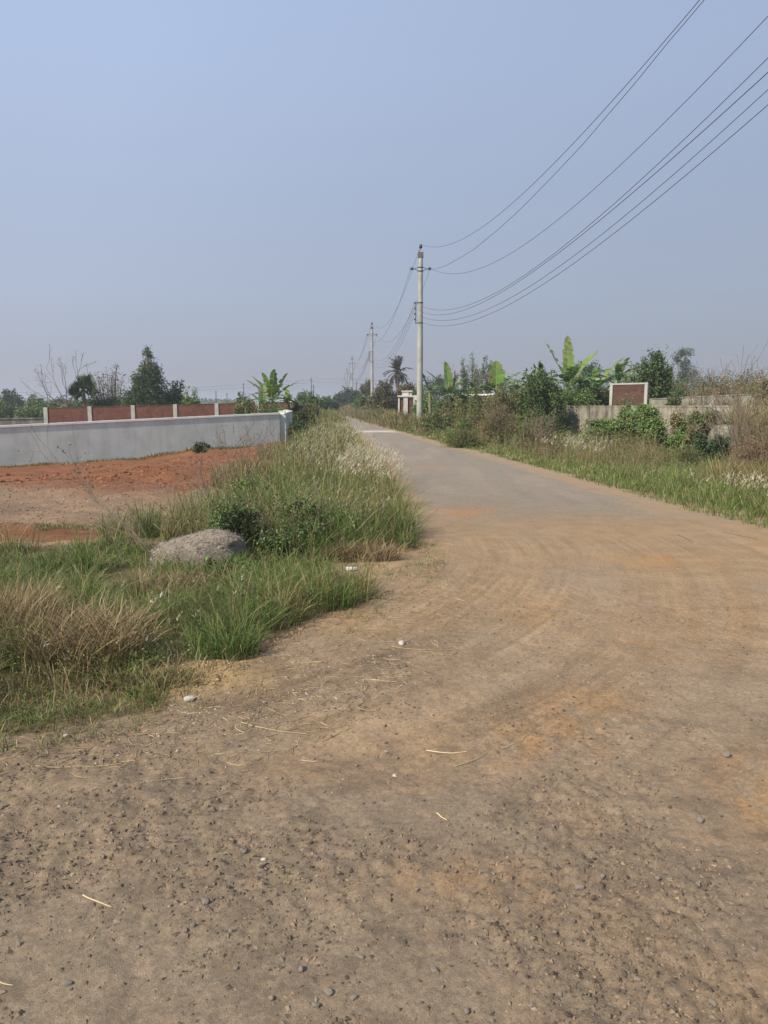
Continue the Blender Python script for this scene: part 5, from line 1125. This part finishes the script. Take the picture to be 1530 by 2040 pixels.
# its pebbles stand out of the surface: one crust mesh, part of the lump
g = G(); me = lb.data; cs = np.array([p.center for p in me.polygons]); ns = np.array([p.normal for p in me.polygons])
k = rng.integers(0, len(cs), 5200); k = k[ns[k, 2] > -.3]
pp = cs[k] + rng.normal(size=(len(k), 3)) * .008; rr = rng.uniform(.003, .008, len(k))
ico = np.array([(1, 0, 0), (-1, 0, 0), (0, 1, 0), (0, -1, 0), (0, 0, 1), (0, 0, -1)], float); icf = np.array([(0, 2, 4), (2, 1, 4), (1, 3, 4), (3, 0, 4), (2, 0, 5), (1, 2, 5), (3, 1, 5), (0, 3, 5)])
def pebbles(g, P, r, C_, squash=.7):
    n = len(P); v = ico[None] * (r[:, None, None] * rng.uniform(.6, 1.3, (n, 1, 3)) * np.array([1, 1, squash])) + rng.normal(size=(n, 6, 3)) * r[:, None, None] * .18
    a = rng.uniform(0, 6.28, n); ca, sa = np.cos(a)[:, None], np.sin(a)[:, None]
    v = np.stack([v[..., 0] * ca - v[..., 1] * sa, v[..., 0] * sa + v[..., 1] * ca, v[..., 2]], -1) + P[:, None]
    g.add(v.reshape(-1, 3), (np.arange(n)[:, None, None] * 6 + icf[None]).reshape(-1, 3), np.repeat(C_, 6, 0))
pebbles(g, pp, rr, pick([(.24, .205, .165), (.19, .16, .13), (.29, .25, .205), (.12, .095, .08)], len(pp)), 1.0)
g.build('pebble_crust', M['gravel'], lb)

# thin bare branches in the left foreground
def branch_px(label, pts, r, twigs=6, leafy=0, tl=.14):
    P = np.array([at(u, v, Y) for (u, v, Y) in pts]); base = P[0].copy(); t = np.linspace(0, 1, len(P)); tt = np.linspace(0, 1, 14)
    Q = np.stack([np.interp(tt, t, P[:, i]) for i in range(3)], 1) + rng.normal(size=(14, 3)) * .006
    root = empty('dry_branch', tuple(base), label, 'dry branch', 'bare branches in the left foreground')
    g = G(); g.tube(Q - base, np.linspace(r, r * .3, 14), sides=5); tips = []; out = []
    dd = unit(Q[-1] - Q[0])
    for k in range(twigs):
        i_ = rng.integers(4, 13); d_ = unit(dd + randdir(1)[0] * .8); grow(Q[i_] - base, d_, tl * R(.6, 1.6), r * .35, 1, out, tips, .7, .2, 2, .1)
    twigs_to(g, out, r * .22, sides=3); g.build('branch', M['twig'], root)
    if leafy:
        Pp = np.concatenate([p + rng.normal(size=(leafy, 3)) * .012 for p, _ in tips]); g = G(); leaves(g, Pp, randdir(len(Pp)), randdir(len(Pp)), .025, .014, pick(DKGREEN + BROWN, len(Pp))); g.build('foliage', M['leaf'], root)
branch_px('long curved bare branch reaching up in front of the grey wall on the left', [(315, 1120, 7.6), (262, 1055, 7.7), (190, 1000, 7.8), (150, 940, 7.9), (90, 915, 8.0), (52, 850, 8.1)], .0075, 7, 3, .2)
branch_px('second thin branch rising beside the long curved one', [(300, 1110, 7.9), (230, 1030, 8.0), (160, 960, 8.1), (150, 880, 8.2)], .006, 8, 3, .2)
branch_px('short dark stick leaning over the concrete lump', [(325, 1120, 7.2), (285, 1060, 7.2), (250, 998, 7.2)], .0075, 3)
branch_px('dark horizontal branch left of the concrete lump', [(320, 1105, 7.3), (270, 1070, 7.3), (200, 1043, 7.3), (170, 1038, 7.3)], .007, 3)
branch_px('pale curved stalk in front of the red earth', [(430, 1030, 9.5), (400, 960, 9.6), (385, 900, 9.8)], .005, 3)
branch_px('thin stalk crossing the red earth towards the verge', [(480, 1050, 9.0), (440, 980, 9.2), (350, 930, 9.4)], .005, 4)
branch_px('arched twig over the grass below the long branch', [(250, 1130, 6.9), (225, 1075, 6.9), (205, 1040, 7.0)], .005, 3)
for (u, v, Y, h, n, lab, ln_) in [(470, 945, 14, 1.3, 6, 'twiggy leafless bush in front of the grey wall', (-.15, 0)), (515, 925, 17, 1.2, 5, 'leafless bush near the grey wall corner', (.0, 0)), (430, 985, 11.5, .9, 5, 'small leafless bush at the edge of the red earth', (-.3, 0))]:
    b = at(u, v, Y); b[2] = ghs(b[0], Y); bare_shrub('bare_shrub', lab, b, h, n, lean=ln_, depth=3, spread=.55, r=.008, minr=.0035, fan=.3, leafy=1, leaf=.03, pal=DKGREEN + BROWN, group='bare shrubs before the grey wall', kids=2)

# ------------------------------------------------------------------ loose stones, gravel, straw
def onground(u, v): p = gp(u, v); return (p[0], p[1], ghs(*p))
STONES = [(1447, 1513, .020), (950, 1415, .010), (1205, 1345, .008), (1395, 1632, .016), (1155, 1772, .017), (1345, 1590, .008), (790, 1505, .010), (775, 1558, .008), (1374, 1446, .010), (1205, 1448, .008),
      (560, 1550, .010), (645, 1578, .009), (710, 1522, .009), (485, 1698, .012), (560, 1660, .007), (410, 1798, .015), (385, 1848, .012), (370, 1858, .010), (460, 1858, .011), (275, 1888, .008), (38, 1888, .010), (412, 1892, .009), (135, 1964, .014),
      (480, 1650 + 120, .009), (175, 1722, .008), (205, 1710, .010), (240, 1818, .009), (1200, 1752, .010), (1230, 1750, .007), (1310, 1758, .012), (1335, 1760, .008), (1390, 1775, .009), (1105, 1860, .009), (1010, 1815, .008), (978, 1925, .010), (830, 1775, .010), (865, 1935, .010),
      (655, 1978, .015), (630, 2005, .010), (1420, 2000, .012), (930, 2020, .010), (1115, 1990, .009), (990, 1560, .008), (1100, 1545, .007), (1225, 1562, .007), (1180, 1700, .006), (1330, 1500, .006), (1480, 1430, .008), (1190, 1290, .006), (720, 1905, .010), (540, 1990, .009), (600, 1930, .012), (705, 1990, .012),
      (15, 1580, .012), (10, 1608, .012), (1240, 1620, .006), (1510, 1700, .008), (1060, 2010, .01), (1270, 1960, .010), (1500, 1900, .010), (20, 1760, .008), (880, 1690, .007), (1040, 1700, .006), (940, 1640, .006), (760, 1660, .006), (690, 1840, .007), (470, 1930, .008)]
sm = [lumpy('stone', M['stone'], (0, 0, -50), (1, .78, .6), 60 + k, 2, .42, .75, flat=True) for k in range(6)]
for o in sm: COL.objects.unlink(o)
for k, (u, v, r_) in enumerate(STONES):
    o = sm[k % 6].copy(); COL.objects.link(o); p = onground(u, v); r_ *= .95; o.location = (p[0], p[1], p[2] + r_ * .35); o.scale = (r_ * R(.9, 1.2), r_ * R(.8, 1.1), r_); o.rotation_euler = (R(-.3, .3), R(-.3, .3), R(0, 6.28))
    tag(o, 'small dark stone lying loose on the dirt track', 'stone', 'loose dark stones on the dirt')
for k, (u, v, r_, lab) in enumerate([(377, 1392, .030, 'white stone at the edge of the left grass'), (131, 1472, .014, 'small pale stone among the gravel at the left'), (525, 1712, .010, 'tiny white stone alone on the grey dirt'), (800, 1285, .028, 'pale grey stone among straw in the middle of the dirt')]):
    p = onground(u, v); o = lumpy('stone', M['stone_pale'], (p[0], p[1], p[2] + r_ * .3), (r_, r_ * .7, r_ * .55), 90 + k, 3, .2, .9, lab, 'stone', rot=R(0, 3), flat=True)
p = onground(700, 1137); g = G(); 
n_ = 9; a_ = np.linspace(0, 2 * np.pi, n_, endpoint=False); rim = np.stack([np.cos(a_) * .06 * rng.uniform(.6, 1.2, n_), np.sin(a_) * .03, rng.uniform(.005, .035, n_)], 1)
g.add(np.concatenate([rim, [[0, 0, .03]], rim * [1, 1, .2]]), [(i, (i + 1) % n_, n_) for i in range(n_)] + [(i + n_ + 1, (i + 1) % n_ + n_ + 1, (i + 1) % n_) for i in range(n_)] + [(i + n_ + 1, (i + 1) % n_, i) for i in range(n_)], (1, 1, 1))
o = g.build('litter_scrap', M['paper']); o.location = (p[0], p[1], p[2] + .004); tag(o, 'crumpled white scrap of litter by the verge tip', 'litter')

def gravel(name, label, n, poly, r0, r1, pal, maskf=None, near_pow=1.5, ymin=1.3):
    q = sample(poly, n * (2 if maskf is not None else 1), near_pow, ymin)
    if maskf is not None: q = q[rng.uniform(0, 1, len(q)) < maskf(q[:, 0], q[:, 1])][:n]
    n = len(q); r_ = r0 * (r1 / r0) ** (rng.uniform(0, 1, n) ** 2.6); z = gh(q[:, 0], q[:, 1]); g = G()
    pebbles(g, np.stack([q[:, 0], q[:, 1], z + r_ * .02], 1), r_, np.array(pal)[rng.integers(0, len(pal), n)] * rng.uniform(.75, 1.2, (n, 1))); tag(g.build(name, M['gravel']), label, kind='stuff')
P_NEAR = px_poly([(-250, 2150), (-250, 1450), (100, 1440), (500, 1330), (800, 1200), (1700, 1200), (1780, 2150)])
DIRTC = [(.19, .142, .098), (.145, .11, .078), (.09, .07, .052), (.21, .155, .108), (.115, .088, .065)]
gravel('gravel', 'fine grit and small clods scattered over the dirt track', 42000, P_NEAR, .0016, .0105, DIRTC, lambda x, y: np.clip(.07 + 1.0 * rough_mask(x, y) + .3 * (fbm(x * 3, y * 3, 44, 2) > .58), 0, 1))
gravel('gravel', 'coarse gravel and clods between straw and grass at the left', 6500, px_poly([(-200, 1700), (0, 1680), (400, 1660), (760, 1580), (860, 1440), (800, 1300), (480, 1340), (300, 1410), (0, 1480), (-200, 1540)]), 0.0025, .0105, DIRTC + [(.33, .29, .24)], near_pow=1.0, maskf=lambda x, y: np.clip(1.4 * np.exp(-((y - 3.5 - .62 * (x + 1.6)) / .42) ** 2) * ss(1.3, -.3, x) * ss(.35, .6, fbm(x * 2.4, y * 3, 47, 3)) + .04, 0, 1))
gravel('gravel', 'grey broken rubble spread over the plot', 9000, px_poly([(-150, 1060), (-150, 975), (330, 950), (420, 965), (330, 1040), (200, 1065)], -.2), .006, .030, [(.22, .155, .105), (.17, .115, .08), (.26, .19, .135), (.12, .08, .055)], near_pow=.3, ymin=5)
gravel('soil_clods', 'red soil clods along the grey wall and on the plot', 3800, px_poly([(-150, 975), (-150, 935), (560, 890), (500, 935), (330, 958)], -.25), 0.012, .075, [(.20, .085, .042), (.15, .062, .032), (.23, .10, .05), (.10, .045, .025)], maskf=lambda x, y: ss(.4, .65, fbm(x * .8, y * .8, 66, 3)) + .1, near_pow=.3, ymin=5)
gravel('soil_clods', 'tan soil crumbs at the edge of the left grass', 1600, px_poly([(300, 1400), (450, 1370), (600, 1270), (640, 1230), (560, 1270), (430, 1300), (300, 1340)]), .004, .016, [(.26, .185, .10), (.20, .145, .08), (.29, .21, .12)], near_pow=.3)

def flat_straws(g, q, L, Wd, C_):
    n = len(q); a = rng.uniform(0, np.pi, n) * .9 - .35; k = 4; z = gh(q[:, 0], q[:, 1]); bend = rng.normal(size=n) * .12
    for j in range(n):
        t = np.linspace(-.5, .5, 4); xs = q[j, 0] + np.cos(a[j]) * t * L[j] - np.sin(a[j]) * bend[j] * L[j] * (t ** 2 * 4 - .5); ys_ = q[j, 1] + np.sin(a[j]) * t * L[j] + np.cos(a[j]) * bend[j] * L[j] * (t ** 2 * 4 - .5)
        zz_ = gh(xs, ys_) + Wd[j] * .6 + .002; g.tube(np.stack([xs, ys_, zz_], 1), np.array([.6, 1, .9, .4]) * Wd[j], C_[j], 4)
P_ST = px_poly([(-100, 1600), (300, 1530), (560, 1520), (760, 1420), (960, 1270), (900, 1160), (720, 1180), (560, 1290), (330, 1420), (-100, 1500)])
q = sample(P_ST, 1500, 1.0); g = G(); n_ = len(q); flat_straws(g, q, rng.uniform(.02, .13, n_) * rng.uniform(.5, 1.1, n_), rng.uniform(.0007, .0017, n_), pick(STRAW + [(.5, .4, .25)], n_)); tag(g.build('straw_litter', M['dry']), 'short broken straws littering the dirt beside the left grass', kind='stuff')
q = sample(P_NEAR, 260, 1.0); g = G(); n_ = len(q); flat_straws(g, q, rng.uniform(.015, .06, n_), rng.uniform(.0006, .0013, n_), pick(STRAW, n_)); tag(g.build('straw_litter', M['dry']), 'sparse tiny straws scattered on the dirt track', kind='stuff')
for (u0, v0, u1, v1, r_, lab) in [(850, 1495, 930, 1500, .0032, 'pale straw stalk lying in the middle of the dirt'), (905, 1527, 975, 1497, .0022, 'thin straw stalk slanting below the pale one'), (1000, 1495, 1052, 1467, .0022, 'straw stalk continuing the slanting one to the right'), (480, 1440, 610, 1462, .0025, 'long straw stalk near the left gravel'),
                                  (70, 1530, 240, 1525, .0022, 'straw stalk along the left gravel'), (270, 1565, 370, 1550, .0022, 'thin straw stalk right of the left gravel'), (165, 1785, 222, 1808, .0026, 'short straw stalk on the grey dirt at the left'), (740, 1360, 790, 1364, .0024, 'bent straw stalk before the verge tip'), (870, 1620, 890, 1634, .0030, 'short pale splinter on the dirt'),
                                  (0, 1962, 26, 1968, .0022, 'straw tip at the bottom left edge'), (700, 1450, 640, 1475, .0022, 'straw stalk at the right end of the litter'), (780, 1290, 900, 1296, .0025, 'long straw stalk lying across the middle dirt'), (600, 1510, 632, 1514, .0026, 'pale straw bit below the litter'), (1350, 1065, 1380, 1082, .004, 'curved dark twig on the upper right of the dirt'), (1440, 1060, 1510, 1075, .004, 'dry twig on the dirt at the right verge'), (875, 1082, 905, 1086, .003, 'small pale straw on the dirt by the verge')]:
    a = np.array(gp(u0, v0)); b_ = np.array(gp(u1, v1)); t = np.linspace(0, 1, 7)[:, None]; p = a + (b_ - a) * t; nrm = np.array([-(b_ - a)[1], (b_ - a)[0]]); p = p + nrm * (np.sin(t * np.pi) * R(-.08, .08))
    z = gh(p[:, 0], p[:, 1]); z = np.maximum(z, z.mean()) + r_ * .9; g = G(); g.tube(np.column_stack([p, z]), np.linspace(r_, r_ * .5, 7), pick([(.52, .42, .26), (.42, .33, .19)], 1)[0] if 'twig' not in lab else (.18, .12, .08), 5)
    tag(g.build('straw_stalk', M['dry'], loc=(a[0], a[1], float(z[0]))), lab, 'straw', 'straw stalks on the dirt')

# far wood on the horizon
g = G(); n_ = 26000; ux = rng.uniform(-.85, .85, n_); Yd = rng.uniform(330, 420, n_); xx = ux * Yd
hh = 1.0 + 3.6 * fbm(xx * .03, xx * 0 + 2, 99, 4) + 1.8 * (vnoise(xx * .12, xx * 0, 98) - .4)
zz_ = -.6 + hh * rng.uniform(0, 1, n_) ** .7
leaves(g, np.stack([xx, Yd, zz_], 1), randdir(n_), randdir(n_), .9, .7, pick(DKGREEN + MIDGREEN, n_)); tag(g.build('far_woodland', M['leaf']), 'low hazy line of trees along the horizon', kind='stuff')

# ------------------------------------------------------------------ haze: the air over the plain
g = G(); g.box(-2700, 2700, -70, 2700, -2.2, 14.5)
hz = g.build('haze', bpy.data.materials.new('haze_air'))
hm = hz.data.materials[0]; hm.use_nodes = True; hn = hm.node_tree
for nd in list(hn.nodes): hn.nodes.remove(nd)
ou = hn.nodes.new('ShaderNodeOutputMaterial'); vp = hn.nodes.new('ShaderNodeVolumePrincipled'); vp.inputs['Density'].default_value = .0010; vp.inputs['Color'].default_value = (.76, .80, .87, 1); vp.inputs['Anisotropy'].default_value = .2
hn.links.new(vp.outputs[0], ou.inputs['Volume'])
tag(hz, 'thin pale haze over the plain', kind='stuff')
